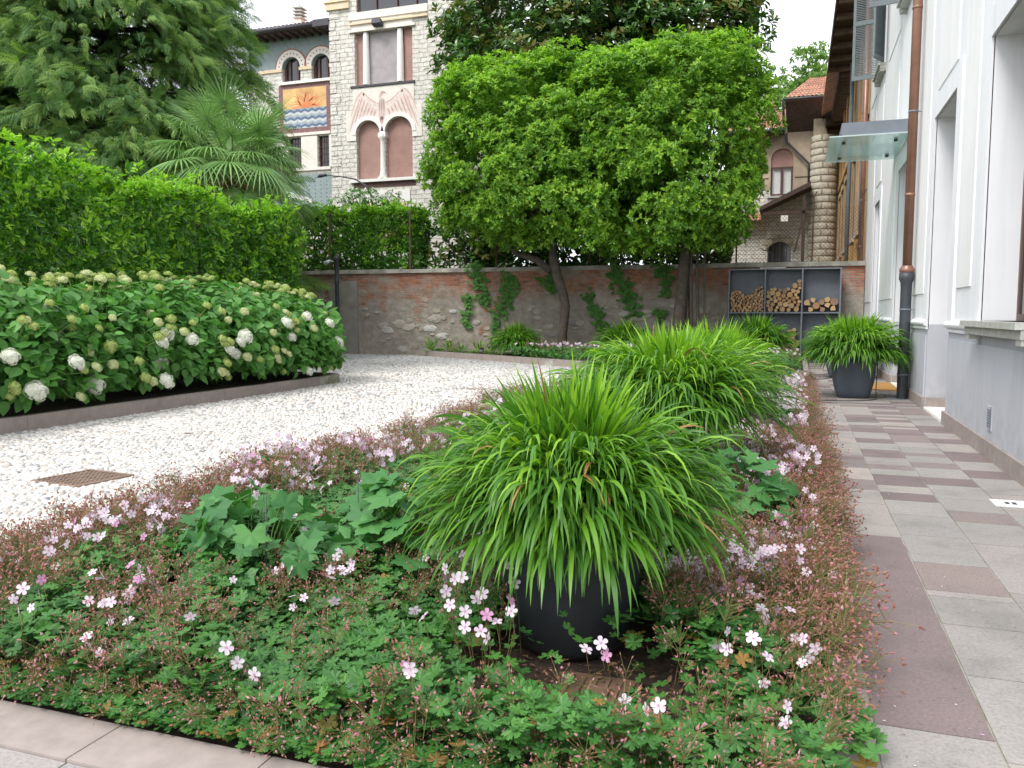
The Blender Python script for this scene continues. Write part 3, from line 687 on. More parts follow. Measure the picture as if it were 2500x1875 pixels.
stroke(e,bez((cx-.1,11.8),(cx,12.15),(cx+.2,11.98)),.16,yE-.0015); stroke(e,[(cx+.12,12.0),(cx+.3,11.95)],.05,yE-.0015)
pl_.add(e.v,e.f,1); pl_.add(e2.v,e2.f,2); pl_.build('eagle_painting',[M['pale'],M['eagle'],M['eagle2']],T,fix=False)
# floodlight
f=MB(); f.hexa([(-19.35,Y-.45,15.12),(-18.85,Y-.45,15.12),(-18.85,Y-.15,15.02),(-19.35,Y-.15,15.02),(-19.3,Y-.42,15.36),(-18.9,Y-.42,15.36),(-18.9,Y-.12,15.28),(-19.3,Y-.12,15.28)]); f.bar((-19.1,Y-.13,15.2),(-19.1,Y,15.1),.06); f.build('floodlight',M['black_iron'],T)
# left wing
Y=37.; M['bluepaint']=plain('blue grey painted plaster',(.27,.33,.33),.9,.1,5)
A1=(-25.29,-24.2,13.28,14.0); A2=(-23.55,-22.48,13.28,14.05)
lw=MB(); wallbox(lw,(-27.35,-21.86),(0,13.98),[(A1[0],A1[1],13.28,13.98),(A2[0],A2[1],13.28,13.98),(-25.0,-24.25,8.93,10.48),(-23.25,-22.6,8.93,10.48)],Y,Y+.4)
lw.box(-27.35,-26.95,Y+.4,45,0,14); lw.build('wing_wall',M['ashlar'],T)
lw=MB(); top=[(-26.5,15.5),(-26.5,13.985)]+[(A1[0],13.985)]+arc((A1[0]+A1[1])/2,13.985,.545,math.pi,0,16)[1:]+[(A2[0],13.985)]+arc((A2[0]+A2[1])/2,13.985,.535,math.pi,0,16)[1:]+[(-21.86,13.985),(-21.86,15.5)]
lw.prism(top,Y+.03,Y+.4); lw.box(-27.35,-26.5,Y+.06,Y+.4,13.985,15.5); lw.build('wing_upper_wall',M['bluepaint'],T)
lw=MB()
for a in (A1,A2):
    cx=(a[0]+a[1])/2; r=.54; lw.prism(arc(cx,13.985,r+.34,math.pi,0,20)+arc(cx,13.985,r,0,math.pi,20),Y-.03,Y+.05)
lw.split('arch_surround',M['pale'],T,-.001)
lw=MB()
for a in (A1,A2):
    cx=(a[0]+a[1])/2; r=.54; lw.prism(arc(cx,13.985,r+.40,math.pi,0,20)+arc(cx,13.985,r+.34,0,math.pi,20),Y-.035,Y+.04)
lw.split('arch_red_line',M['redline'],T,-.001)
lw=MB()
for a in (A1,A2):
    cx=(a[0]+a[1])/2
    for k in range(11):
        q=math.pi*(k+.5)/11; x,z=cx+.71*math.cos(q),13.985+.71*math.sin(q); lw.prism(arc(x,z,.035,0,2*math.pi,6)[:-1],Y-.036,Y-.028)
lw.build('arch_dots',M['gutter'],T)
lw=MB()
for a,b_ in ((-26.6,A1[0]+.02),(A1[1]-.05,A2[0]+.05),(A2[1]-.02,-21.86)): lw.box(a,b_,Y-.07,Y+.05,13.82,13.975)
lw.split('impost_band',M['cream'],T)
for a in (A1,A2):
    cx=(a[0]+a[1])/2; f=MB(); f.prism([(a[0],13.28)]+arc(cx,13.98,.54,math.pi,0,16)+[(a[1],13.28)],Y+.3,Y+.33); g=f.build('pane',M['glass'],T)
    f=MB()
    for x in (a[0]+.02,cx-.28,cx+.2,a[1]-.1): f.box(x,x+.11,Y+.22,Y+.295,13.28,14.42 if abs(x-cx)<.35 else 14.0)
    f.build('window_frame',M['mauveframe'],T)
f=MB(); f.box(-25.4,-22.4,Y-.14,Y+.1,13.14,13.275); f.build('window_sill',M['whitestone'],T)
# sun painting
def flat(name,mat,polys,y):
    q=MB()
    for pl in polys: q.add([(x,y,z) for x,z in pl],[tuple(range(len(pl)))])
    return q.build(name,mat,T,fix=False)
SP=MB(); SP.box(-25.5,-22.48,Y-.03,Y+.0,10.7,13.13,0); SPM=[plain('dark plum painted border',(.24,.13,.13),.9,.3,14)]
SP.box(-25.25,-22.7,Y-.034,Y-.028,11.92,12.93,1); SPM.append(plain('orange yellow painted sky',(.66,.43,.19),.9,.3,1.6))
M['sunred']=plain('orange red paint',(.66,.23,.10),.9,.15,3)
sx,sz=-23.85,11.93
pl=[arc(sx,sz,.34,0,math.pi,14)]
sunm=MB()
for k in range(25):
    an=math.pi*(k+.5)/25; L=.55+.35*((k*37)%5)/5
    pts=[]
    for i in range(6):
        u=i/5; rr=.3+L*u; w=an+.10*math.sin(u*6+k); x=sx+rr*math.cos(w); z=sz+rr*math.sin(w)*.93; pts.append((min(max(x,-25.24),-22.71),min(z,12.92)))
    stroke(sunm,pts,.05,Y-.0355)
sunm.add([(x,Y-.036,z) for x,z in pl[0]],[tuple(range(15))]); SP.add(sunm.v,sunm.f,2); SPM.append(M['sunred'])
for j,cc in enumerate([(.55,.56,.55),(.12,.17,.27),(.33,.38,.42)]):
    pls=[]
    for i in range(12):
        for r_ in range(-1,9):
            if (r_+(i%2))%3!=j and not (r_%3==j): continue
            if r_%3!=j: continue
            x0=-25.25+i*.2125; x1=x0+.2125; z0=10.9+r_*.125; d=.09 if i%2 else -.09
            pts=[(x0,z0),(x1,z0+d),(x1,z0+.125+d),(x0,z0+.125)] if i%2==0 else [(x0,z0-.09),(x1,z0),(x1,z0+.125),(x0,z0+.125-.09)]
            zs=[min(max(z,10.93),11.915) for _,z in pts]
            pts=[(p_[0],zz_) for p_,zz_ in zip(pts,zs)]
            if max(zs)-min(zs)>.02: pls.append(pts)
    for q_ in pls: SP.add([(x,Y-.0345-.0004*j,z) for x,z in q_],[tuple(range(len(q_)))],3+j)
    SPM.append(plain('wave paint '+'abc'[j],cc,.9,.15,9))
SP.build('sun_painting',SPM,T,fix=False)
q=MB(); q.box(-25.4,-22.5,Y-.09,Y+.1,10.55,10.69); q.box(-25.2,-22.5,Y-.1,Y+.1,8.78,8.925); q.box(-24.22,-23.28,Y-.05,Y+.05,8.93,10.5); q.box(-22.58,-22.45,Y-.05,Y+.05,8.93,10.5); q.build('window_trim',M['pale'],T)
for a,b_ in ((-25.0,-24.25),(-23.25,-22.6)):
    q=MB(); q.box(a,b_,Y+.2,Y+.23,8.93,10.48); pn=q.build('pane',M['glass'],T); q=MB()
    for k in range(5): x=a+.05+(b_-a-.1)*k/4; q.box(x-.012,x+.012,Y+.1,Y+.12,8.95,10.46)
    for z in (9.2,9.6,9.9,10.2): q.box(a,b_,Y+.12,Y+.135,z,z+.022)
    q.build('window_bars',M['rust'],pn)
q=MB(); q.box(-27.3,-21.87,Y-.02,Y+.02,6.2,8.6); q.build('lower_painted_band',M['bluepaint'],T)
q=MB()
for i in range(8):
    for k in range(11): x=-24.5+i*.34+(k%2)*.0; z=6.4+k*.2; q.box(x,x+.05,Y-.024,Y-.019,z,z+.05)
q.build('painted_dots',M['gutter'],T)
def roof_sheet(mb,a,b,c,d,nx,nr,amp=.05,m=0):
    """pantile roof between eave edge a-b and ridge edge d-c"""
    a,b,c,d=map(Vector,(a,b,c,d)); n=(b-a).cross(d-a).normalized()
    if n.z<0: n=-n
    vs=[];fs=[];k=nx*6
    for r in range(nr*2+1):
        v=(r//2+ (r%2)*.999)/nr if r<nr*2 else 1; v=min(v,1)
        for i in range(k+1):
            u=i/k; p=a.lerp(b,u).lerp(d.lerp(c,u),v); o=amp*abs(math.sin(math.pi*u*nx))+(.035 if r%2==0 else 0); vs.append(p+n*o)
    for r in range(nr*2):
        for i in range(k): fs.append((r*(k+1)+i,r*(k+1)+i+1,(r+1)*(k+1)+i+1,(r+1)*(k+1)+i))
    mb.add(vs,fs,m)
rf=MB(); roof_sheet(rf,(-28.2,36.1,15.72),(-22.1,36.1,15.72),(-22.1,41,17.0),(-28.2,41,17.0),26,12); rr=rf.build('roof',M['tile'],T,fix=False)
g=MB(); g.tube([(-28.3,36.05,15.62),(-22.75,36.05,15.62)],.12,8); g.box(-22.75,-21.87,35.9,37.0,15.45,15.78); g.build('gutter',M['gutter'],rr)
g=MB(); g.box(-28.2,-22.0,36.1,37.5,15.5,15.56)
for k in range(14): g.box(-28+k*.45,-27.9+k*.45,36.2,37.1,15.38,15.499)
g.build('eaves',M['soffit'],rr)
g=MB(); g.box(-25.28,-24.88,38.2,38.6,15.9,16.9)
ch=g.build('chimney',M['pale'],rr); g=MB()
for k in range(4): z=16.9+k*.17; g.hexa([(-25.36,38.12,z),(-24.8,38.12,z-.05),(-24.8,38.68,z-.05),(-25.36,38.68,z),(-25.36,38.12,z+.06),(-24.8,38.12,z+.01),(-24.8,38.68,z+.01),(-25.36,38.68,z+.06)])
for k in range(3): z=16.93+k*.17; g.box(-25.22,-24.94,38.26,38.54,z,z+.12)
g.lathe([(.1,17.45),(.05,17.6),(.001,17.75)],(-25.08,38.4,0),8); g.build('chimney_cap',M['sillstone'],ch)
# low porch roof and garden wall of the villa between palm and tower
q=MB(); roof_sheet(q,(-23.2,33.2,6.55),(-16.2,33.2,6.4),(-16.2,35.9,6.9),(-23.2,35.9,7.4),20,6); q.build('porch_roof',M['tile'],T,fix=False) if False else None
q=MB(); q.hexa([(-25.5,34.2,7.75),(-21.9,34.2,6.72),(-21.9,34.5,6.72),(-25.5,34.5,7.75),(-25.5,34.2,8.0),(-21.9,34.2,6.92),(-21.9,34.5,6.92),(-25.5,34.5,8.0)]); q.build('stair_parapet',M['white'],T)
# ------------------------------------------------------------------ right villa with round stone pier
R=thing('tiled_villa','beige stone villa with orange tiled roofs and an arched window beyond the firewood rack','villa',(-1,47,0)); Y=46.
wv=MB(); wallbox(wv,(-3.6,1.94),(0,7.95),[(-1.5,-.38,7.6,7.95),(-1.56,-.36,3.1,5.36)],Y,Y+.4)
pa=[(-1.56,5.36),(-1.56,4.851)]+arc(-.96,4.65,.63,math.pi-.33,.33,12)+[(-.36,4.851),(-.36,5.36)]
wv.prism(pa,Y+.002,Y+.398); wv.build('stone_wall',M['ashlar'],R)
wv=MB(); wallbox(wv,(-3.6,1.94),(7.951,11.0),[(-1.5,-.38,7.951,10.25)],Y+.02,Y+.4); wv.build('plaster_wall',M['stucco'],R)
for z in (8.6,): 
    q=MB(); q.box(-3.6,-1.6,Y-.03,Y+.05,z,z+.08); q.box(-.3,.45,Y-.03,Y+.05,z,z+.08); q.build('string_course',M['stucco'],R)
q=MB(); cx,r=-.94,.56
q.prism([(-1.5,10.26),(-1.5,9.55)]+arc(cx,9.55,r,math.pi,0,18)[1:]+[(-.38,10.26)],Y+.021,Y+.38); q.build('arch_head',M['stucco'],R)
q=MB(); q.prism([(-1.5,9.17)]+[(-1.5,9.55)]+arc(cx,9.55,r,math.pi,0,18)[1:-1]+[(-.38,9.55),(-.38,9.17)],Y+.15,Y+.19); q.build('roller_shutter',M['slat_pink'],R)
q=MB()
for a,b_ in ((-1.5,-1.4),(-1.0,-.86),(-.48,-.38)): q.box(a,b_,Y+.12,Y+.2,7.7,9.17)
q.box(-1.4,-1.0,Y+.13,Y+.2,7.7,7.78); q.box(-.86,-.48,Y+.13,Y+.2,7.7,7.78); q.box(-1.4,-1.0,Y+.13,Y+.2,9.09,9.17); q.box(-.86,-.48,Y+.13,Y+.2,9.09,9.17); wf=q.build('window_frame',M['mauveframe'],R)
q=MB()
for a,b_ in ((-1.4,-1.0),(-.86,-.48)):
    n=16
    for i in range(n): x=a+(b_-a)*i/n; q.box(x,x+(b_-a)/n,Y+.26+.03*(i%2),Y+.27+.03*(i%2),7.7,9.17)
q.build('curtain',M['curtain'],wf)
q=MB(); q.box(-1.65,-.25,Y-.12,Y+.1,7.56,7.66); q.build('window_sill',M['sillstone'],R)
q=MB(); q.box(-1.555,-.365,Y+.2,Y+.23,3.1,5.355); gp=q.build('low_window_pane',M['glass'],R); q=MB()
for x in (-1.5,-1.28,-1.1,-.94,-.78,-.6,-.42): q.box(x-.018,x+.018,Y+.05,Y+.08,3.1,5.2)
q.box(-1.02,-.88,Y+.12,Y+.19,3.1,5.25); q.build('window_bars',M['black_iron'],gp)
q=MB()
for k in range(9):
    a0=math.pi*(.12+.76*k/9); a1=math.pi*(.12+.76*(k+1)/9)-.03; q.prism([(-.96+.72*math.cos(a0),4.55+.72*math.sin(a0)),(-.96+1.1*math.cos(a0),4.55+1.1*math.sin(a0)),(-.96+1.1*math.cos(a1),4.55+1.1*math.sin(a1)),(-.96+.72*math.cos(a1),4.55+.72*math.sin(a1))],Y-.06,Y+.01)
q.build('arch_stones',M['ashlar_big'],R)
# round rusticated pier
q=MB(); prof=[]
z=0; k=0
while z<10.2: prof+= [(.635,z),(.66,z+.04),(.66,z+.29),(.635,z+.33)]; z+=.34
q.lathe([(r_+.02 if zz_<5 else r_,zz_) for r_,zz_ in prof],(1.1,Y-.2,0),26); q.build('round_pier',M['ashlar_big'],R)
q=MB(); q.box(.55,1.2,Y-.5,Y+.4,10.2,12.1); q.build('pier_head',M['stucco'],R)
# roofs
q=MB(); roof_sheet(q,(-3.9,45.2,10.95),(-.85,45.2,10.95),(-.85,48.5,12.6),(-2.3,48.5,12.6),14,9,.06); ra=q.build('roof',M['tile'],R,fix=False)
q=MB(); q.tube([(-3.9,45.15,10.88),(-.85,45.15,10.88)],.09,8); q.box(-3.8,-.85,45.25,46.0,10.8,10.86); q.build('gutter',M['gutter'],ra)
q=MB(); q.box(-1.66,-1.36,46.6,46.9,11.8,12.25); cq=q.build('chimney',M['tile'],ra); q=MB(); q.prism([(-1.74,12.42),(-1.28,12.42),(-1.51,12.72)],46.5,47.0)
for x in (-1.66,-1.42): q.box(x,x+.06,46.6,46.9,12.25,12.42)
q.build('chimney_cap',M['tile'],cq)
q=MB(); roof_sheet(q,(-.92,44.6,12.3),(1.15,44.6,12.3),(1.15,47.5,13.9),(.3,47.5,13.9),10,9,.06); rb=q.build('roof',M['tile'],R,fix=False)
q=MB(); q.hexa([(-.85,44.7,12.16),(1.1,44.7,12.16),(1.1,46,10.9),(-.72,46,10.9),(-.85,44.7,12.24),(1.1,44.7,12.24),(1.1,46,12.24),(-.72,46,12.24)])
q.box(1.11,1.94,44.9,46.4,10.9,11.74); q.build('eaves',M['soffit'],rb)
q=MB(); q.tube([(-.95,44.55,12.25),(1.1,44.55,12.25)],.06,8); q.tube([(-.95,44.55,12.25),(-.9,46,10.95)],.07,8); q.build('gutter',M['gutter'],rb)
q=MB(); roof_sheet(q,(1.35,45,11.95),(1.95,45,11.95),(1.95,46.2,14.2),(1.35,46.2,14.2),4,9,.06); rc=q.build('roof',M['tile'],R,fix=False)
q=MB(); q.hexa([(1.12,44.9,11.75),(1.36,44.9,11.9),(1.36,46.2,14.2),(1.12,46.2,14.2),(1.12,44.9,11.85),(1.36,44.9,12.0),(1.36,46.2,14.3),(1.12,46.2,14.3)]); q.build('white_verge',M['white'],rc)
q=MB(); q.tube([(-.76,45.9,10.85),(-.74,45.85,10.4),(.38,45.8,9.2),(.4,45.8,8.0)],.06,10); q.build('downpipe',M['gutter'],R)
# lean-to porch
q=MB(); q.hexa([(-1.95,44.3,6.72),(.5,44.3,7.85),(.5,45.95,7.85),(-1.95,45.95,6.72),(-1.95,44.3,6.92),(.5,44.3,8.1),(.5,45.95,8.1),(-1.95,45.95,6.92)]); pr=q.build('porch_roof',M['soffit'],R)
q=MB(); q.bar((-1.8,44.5,6.6),(.45,44.5,6.6),.16); q.bar((.2,44.5,3.0),(.2,44.5,7.4),.16); q.bar((-.2,44.5,4.6),(.2,44.5,6.4),.1)
for x in (-1.5,-.3): q.bar((x,44.35,6.75+(x+1.95)*.46),(x,45.9,6.75+(x+1.95)*.46),.12)
q.build('porch_timbers',M['soffit'],pr)
q=MB(); q.box(-.9,-.55,44.3,44.42,6.15,6.45); q.build('porch_lamp',M['whitestone'],pr)
q=MB(); roof_sheet(q,(-3.6,45.2,6.3),(-1.9,45.2,6.3),(-1.9,45.98,6.8),(-3.6,45.98,6.8),9,3,.05); q.build('roof',M['tile'],R,fix=False)
# ------------------------------------------------------------------ ochre house in line with the white one
O=thing('ochre_house','ochre plastered house with deep dark eaves just beyond the white house','house',(3,36,0))
o1=MB(); o1.box(1.95,4,28.0,46,0,11.1); o1.build('wall',M['ochre'],O)
for i,y in enumerate([29.5,32.3,35.1,37.9,40.7,43.2]):
    q=MB(); q.box(1.88,1.96,y,y+1.2,4.3,7.0); s_=q.build('shutter',M['brownframe'],O)
    q=MB(); q.box(1.86,1.90,y-.2,y,4.2,7.1); q.box(1.86,1.90,y+1.2,y+1.4,4.2,7.1); q.box(1.80,1.95,y-.3,y+1.5,7.1,7.3); q.box(1.78,1.95,y-.3,y+1.5,4.05,4.2); q.build('window_trim',M['stucco'],O)
    q=MB(); q.box(1.88,1.96,y,y+1.2,8.2,10.3); q.build('shutter',M['brownframe'],O)
q=MB()
for y in (28.6,31.2,34.2,36.9,39.7,42.3,45.3): q.box(1.84,1.95,y,y+.45,0,11.0)
q.box(1.8,1.95,28,46,7.62,7.85); q.split('pilaster',M['ochre'],O,-.001)
q=MB(); q.tube([(1.7,33.4,2),(1.7,33.4,10.7)],.07,10); q.build('downpipe',M['shut_grey'],O)
# stepped eaves: deep soffit with rafter tails
q=MB(); q.box(.95,1.97,28.0,36.4,11.3,11.42); q.box(1.4,1.97,36.4,45.5,11.2,11.3); q.box(.9,.96,27.9,36.5,11.2,11.5); q.box(1.35,1.41,36.5,45.5,11.1,11.4)
ev=q.build('eaves',M['soffit'],O)
q=MB(); y=28.2
while y<36.3: q.box(.97,1.95,y,y+.16,11.1,11.299); y+=1.55
y=36.6
while y<45.4: q.box(1.42,1.95,y,y+.1,11.03,11.199); y+=.5
q.split('rafter_tail',plain('worn beam wood',(.17,.115,.085),.9,.25,5),ev)
q=MB(); q.tube([(.9,28.0,11.3),(1.6,27.8,11.15),(1.75,27.6,10.9)],.07,10); q.build('gutter_outlet',M['copper'],O)
q=MB(); q.hexa([(.9,27.95,11.42),(4,27.95,12.6),(4,46,12.6),(.9,46,11.42),(.9,27.95,11.5),(4,27.95,12.7),(4,46,12.7),(.9,46,11.5)]); q.build('roof',M['tile'],O)
# ------------------------------------------------------------------ foliage materials
M['bark']=plain('grey brown bark',(.085,.07,.055),.95,.35,7,bmp=.9)
M['barkdark']=plain('dark bark',(.05,.038,.03),.95,.3,9,bmp=.8)
M['laurel']=leafmat('camphor green leaves',[(.08,.19,.02),(.12,.27,.028),(.165,.35,.035),(.22,.43,.045)],.38,.4,patch=(.55,(.82,.86,.84)))
M['laurel_tip']=leafmat('young yellow green leaves',[(.23,.43,.035),(.30,.52,.05),(.38,.56,.07)],.45,.45)
M['hedge']=leafmat('glossy hedge leaves',[(.045,.15,.015),(.075,.22,.02),(.12,.31,.03)],.32,.33,patch=(.8,(.75,.8,.75)),spec=.5)
M['hedge_tip']=leafmat('fresh hedge tips',[(.19,.41,.03),(.26,.50,.035),(.35,.58,.05)],.4,.42)
M['magnolia']=leafmat('glossy magnolia leaves',[(.03,.09,.015),(.05,.14,.02),(.08,.19,.03),(.13,.25,.05)],.22,.2,spec=.7)
M['magnolia_rust']=leafmat('rusty magnolia leaves',[(.15,.17,.03),(.20,.19,.04),(.11,.17,.03)],.4,.25)
M['conifer']=leafmat('conifer sprays',[(.085,.18,.055),(.11,.225,.065),(.15,.275,.08)],.6,.42,patch=(.5,(.75,.8,.78)))
M['conifer_tip']=leafmat('light conifer tips',[(.17,.30,.07),(.22,.35,.085),(.27,.38,.10)],.6,.4)
M['palm']=leafmat('palm blades',[(.11,.23,.065),(.16,.30,.085),(.22,.38,.12)],.35,.2,spec=.5)
M['palm_yellow']=leafmat('yellowing palm blades',[(.20,.27,.06),(.28,.30,.08),(.15,.24,.06)],.45,.3)
M['palm_dead']=leafmat('dry brown palm blades',[(.30,.15,.06),(.38,.22,.10),(.22,.10,.04)],.8,.2)
M['farleaf']=leafmat('pale far leaves',[(.11,.22,.05),(.17,.30,.07),(.23,.36,.09)],.5,.4)
M['hyd']=leafmat('hydrangea leaves',[(.09,.255,.055),(.125,.32,.07),(.175,.395,.09)],.5,.36,patch=(2.2,(.8,.85,.85)))
M['stem']=leafmat('green stems',[(.10,.20,.04),(.16,.26,.06)],.6,.1)
M['fl_white']=leafmat('white florets',[(.78,.80,.72),(.86,.86,.80),(.72,.78,.60)],.7,.3,tr=(1,1,.9))
M['fl_cream']=leafmat('cream florets',[(.62,.68,.36),(.74,.76,.48),(.56,.64,.28)],.7,.3,tr=(1,1,.8))
M['fl_lime']=leafmat('lime florets',[(.42,.52,.16),(.52,.60,.22),(.35,.47,.12)],.7,.3,tr=(1,1,.7))
def grassmat(name,cols,tips):
    m,t,b=newmat(name); g=N(t,'NewGeometry'); n=len(cols)
    c=ramp(t,g.outputs['Random Per Island'],[(i/(n-1),cc) for i,cc in enumerate(cols)])
    t.links.new(c,b.inputs['Base Color']); b.inputs['Roughness'].default_value=.42; b.inputs['Specular IOR Level'].default_value=.45
    tl=N(t,'BsdfTranslucent'); t.links.new(mixc(t,1.0,c,(1.15,1.25,.5),'MULTIPLY'),tl.inputs[0]); ms=N(t,'MixShader'); ms.inputs[0].default_value=.38
    t.links.new(b.outputs[0],ms.inputs[1]); t.links.new(tl.outputs[0],ms.inputs[2]); t.links.new(ms.outputs[0],t.nodes['Material Output'].inputs[0]); return m
M['grass']=grassmat('forest grass blades',[(.045,.15,.015),(.07,.20,.02),(.11,.27,.025),(.16,.35,.03)],None)
M['grass_lime']=grassmat('lime forest grass blades',[(.16,.36,.025),(.23,.45,.03),(.32,.54,.05)],None)
M['grass_deep']=grassmat('deep green grass blades',[(.035,.12,.015),(.055,.17,.02),(.08,.22,.025)],None)
M['grass_dry']=plain('dry brown blade',(.34,.17,.06),.7,.2,5,bmp=0)
# ------------------------------------------------------------------ crown builders
def clump_leaves(cen,r,n,size,rosette=6,up=.35,outc=None,tipfrac=.25,jit=.5,sq=(1,1,1),low=-.5,tips_up=True):
    """rosettes of leaves spread over the outside of every clump; returns (V,F,mi)"""
    cen=np.asarray(cen); K=len(cen); nr=max(1,n//rosette)
    d=rdir(K*nr); d=np.where(d[:,2:3]<low,d*np.array([1,1,-1]),d)
    c=np.repeat(cen,nr,0); rr=(np.repeat(np.asarray(r),nr)*rng.uniform(.72,1.08,K*nr))[:,None]
    P=c+d*rr*np.array(sq)
    o=d if outc is None else unit(d*.6+unit(P-np.asarray(outc))*.8)
    ax=unit(o+np.array([0,0,up])+rng.normal(scale=.25,size=P.shape))       # twig direction
    k=rosette; Pn=np.repeat(P,k,0); A=np.repeat(ax,k,0)
    side=unit(np.cross(A,rdir(len(A)))); ld=unit(A*rng.uniform(.1,.9,len(A))[:,None]+side)
    Pn=Pn+ld*size*.1+A*rng.uniform(-.4,.3,len(A))[:,None]*size
    R=frames(ld,A+rng.normal(scale=jit*.5,size=A.shape)); s=size*rng.uniform(.7,1.25,len(A))
    h=rng.random(K*nr)+(np.clip(d[:,2],-1,1)*.35 if tips_up else 0)
    tip=np.repeat((h>1-tipfrac).astype(int),k)
    return scatter(LEAF,LEAF_F,Pn,R,s,mi=tip)
def superell(n,c,rad_,p=3.2,lo=.82,hi=1.0,bump_=.06,zmin=None):
    d=rdir(n); a=np.abs(d/1.0); t=(a**p).sum(1)**(-1/p); q=d*t[:,None]*rng.uniform(lo,hi,n)[:,None]
    return np.asarray(c)+q*np.asarray(rad_)
def foliage(name,parts,mats,parent,kind=None):
    V,F,mi=join(parts); o=org(parent) if parent else Vector((0,0,0))
    me=np_mesh(name,V-np.array(o),F,mi); ob=link_mesh(name,me,mats,parent); 
    if kind: ob['kind']=kind
    return ob
# ------------------------------------------------------------------ two evergreen trees in front of the wall
def limbs(mb,p0,tips,r0,r1=.02,n=7,sag=.25):
    p0=Vector(p0)
    for tp in tips:
        tp=Vector(tp); m_=p0.lerp(tp,.45)+Vector((random.uniform(-.2,.2),random.uniform(-.2,.2),sag*random.uniform(.4,1.2)))
        mb.tube([p0,p0.lerp(m_,.5)+Vector((0,0,.03)),m_,m_.lerp(tp,.55),tp],[r0,r0*.75,r0*.5,r0*.32,r1],n)
def evergreen(name,label,base,trunkpts,trunkr,cc,cr,ncl,seed,extra=None,skip=None):
    t=thing(name,label,'tree',base,group=None); mb=MB()
    mb.tube(trunkpts,trunkr,14); top=trunkpts[-1]
    tips=[tuple(np.array(cc)+np.array(cr)*np.array([random.uniform(-.85,.85),random.uniform(-.8,.8),random.uniform(-.75,.7)])) for _ in range(26)]
    limbs(mb,top,tips[:16],trunkr[-1]*.62)
    for tp in tips[16:]:
        q=Vector(trunkpts[-2]).lerp(Vector(top),random.uniform(.2,1)); limbs(mb,q,[tp],trunkr[-1]*.4)
    if extra: extra(mb)
    mb.build('trunk',M['bark'],t)
    sh=superell(ncl,cc,cr,p=3.6,lo=.84,hi=1.03); 
    if skip is not None: sh=sh[~skip(sh)]
    r=rng.uniform(.26,.66,len(sh))
    inner=superell(ncl//2,cc,np.array(cr)*.62,lo=.3,hi=1)
    foliage('crown',[clump_leaves(sh,r,400,.12,rosette=7,up=.5,outc=cc,tipfrac=.36),clump_leaves(inner,np.full(len(inner),.7),110,.15,rosette=5,tipfrac=0)],[M['laurel'],M['laurel_tip']],t)
    return t
def ex1(mb):
    mb.tube([(-7.45,25.3,2.85),(-7.9,25.2,3.2),(-8.6,25.2,3.45),(-9.3,25.1,4.2)],[.13,.11,.09,.05],10)
    mb.tube([(-7.05,25.3,.16),(-7.0,25.3,.25)],[.26,.17],12)
low1=lambda P:((P[:,2]<4.3)&(P[:,0]<-10.0))|((P[:,2]<4.0)&(P[:,0]<-9.6))
evergreen('evergreen_tree','left one of two clipped evergreen trees, with a single curved trunk',(-7.05,25.3,.17),
   [(-7.05,25.3,.17),(-7.05,25.3,.9),(-6.95,25.3,1.7),(-7.05,25.3,2.15),(-7.22,25.3,2.6),(-7.36,25.3,3.15),(-7.42,25.3,4.0)],[.17,.15,.145,.15,.16,.15,.13],
   (-7.85,24.9,6.4),(3.12,1.95,2.72),340,1,ex1,low1)
def ex2(mb):
    for x,y,r in ((-3.0,25.15,.04),(-2.83,25.2,.05),(-2.62,25.1,.035),(-3.12,25.5,.03)):
        mb.tube([(x,y,.17),(x+.02,y,1.5),(x-.03,y,2.9),(x+.1,y,4.6)],[r*1.1,r,r*.9,r*.6],8)
evergreen('evergreen_tree','right clipped evergreen tree, with a straight thick trunk and thin stems beside it',(-3.34,25.3,.17),
   [(-3.34,25.3,.17),(-3.36,25.3,1.2),(-3.3,25.3,2.3),(-3.22,25.3,3.2),(-3.2,25.3,4.2)],[.235,.2,.19,.18,.15],
   (-3.95,24.9,6.3),(2.78,1.95,2.9),320,2,ex2,lambda P:(P[:,2]>9.3)&(P[:,0]>-1.2))
# ------------------------------------------------------------------ magnolia behind the wall
t=thing('magnolia_tree','tall dark magnolia tree with rusty leaf undersides rising behind the two clipped trees','tree',(-7.5,32,0))
mb=MB(); mb.tube([(-7.5,32,0),(-7.4,32,3),(-7.6,32,7),(-7.5,32,12)],[.4,.34,.28,.15],12)
limbs(mb,(-7.5,32,6),[(x,32+random.uniform(-2,1.5),z) for x,z in ((-13,11),(-11,13),(-9,10),(-5,11),(-3,13),(-2.2,11.5),(-7,15),(-12.5,13.5),(-4.5,9.5),(-10,15),(-3.5,15))],.16)
mb.build('trunk',M['barkdark'],t)
sh=np.concatenate([superell(300,(-7.75,32,12.4),(6.0,3.0,3.9),p=3.2,lo=.8),superell(110,(-7.7,32,11.5),(5,2,3),lo=.2,hi=.9)])
foliage('crown',[clump_leaves(sh,rng.uniform(.5,.95,len(sh)),190,.27,rosette=8,up=.7,outc=(-7.7,33,11),tipfrac=.22,tips_up=False)],[M['magnolia'],M['magnolia_rust']],t)
# young magnolia against the fence
t=thing('magnolia_shrub','low dark leafed magnolia bush behind the chain link fence, left of the clipped trees','shrub',(-12.2,28.3,0))
mb=MB(); limbs(mb,(-12.2,28.3,0),[(-13.2,28.2,4.6),(-12.2,28.1,5),(-11.2,28.2,4.9),(-10.3,28.3,4.2),(-12.7,27.9,3.8)],.08); mb.build('stems',M['barkdark'],t)
sh=superell(34,(-11.7,28.35,4.0),(1.7,.8,1.3),lo=.3)
foliage('crown',[clump_leaves(sh,np.full(len(sh),.42),80,.22,rosette=8,up=.7,tipfrac=.12,tips_up=False)],[M['magnolia'],M['magnolia_rust']],t)
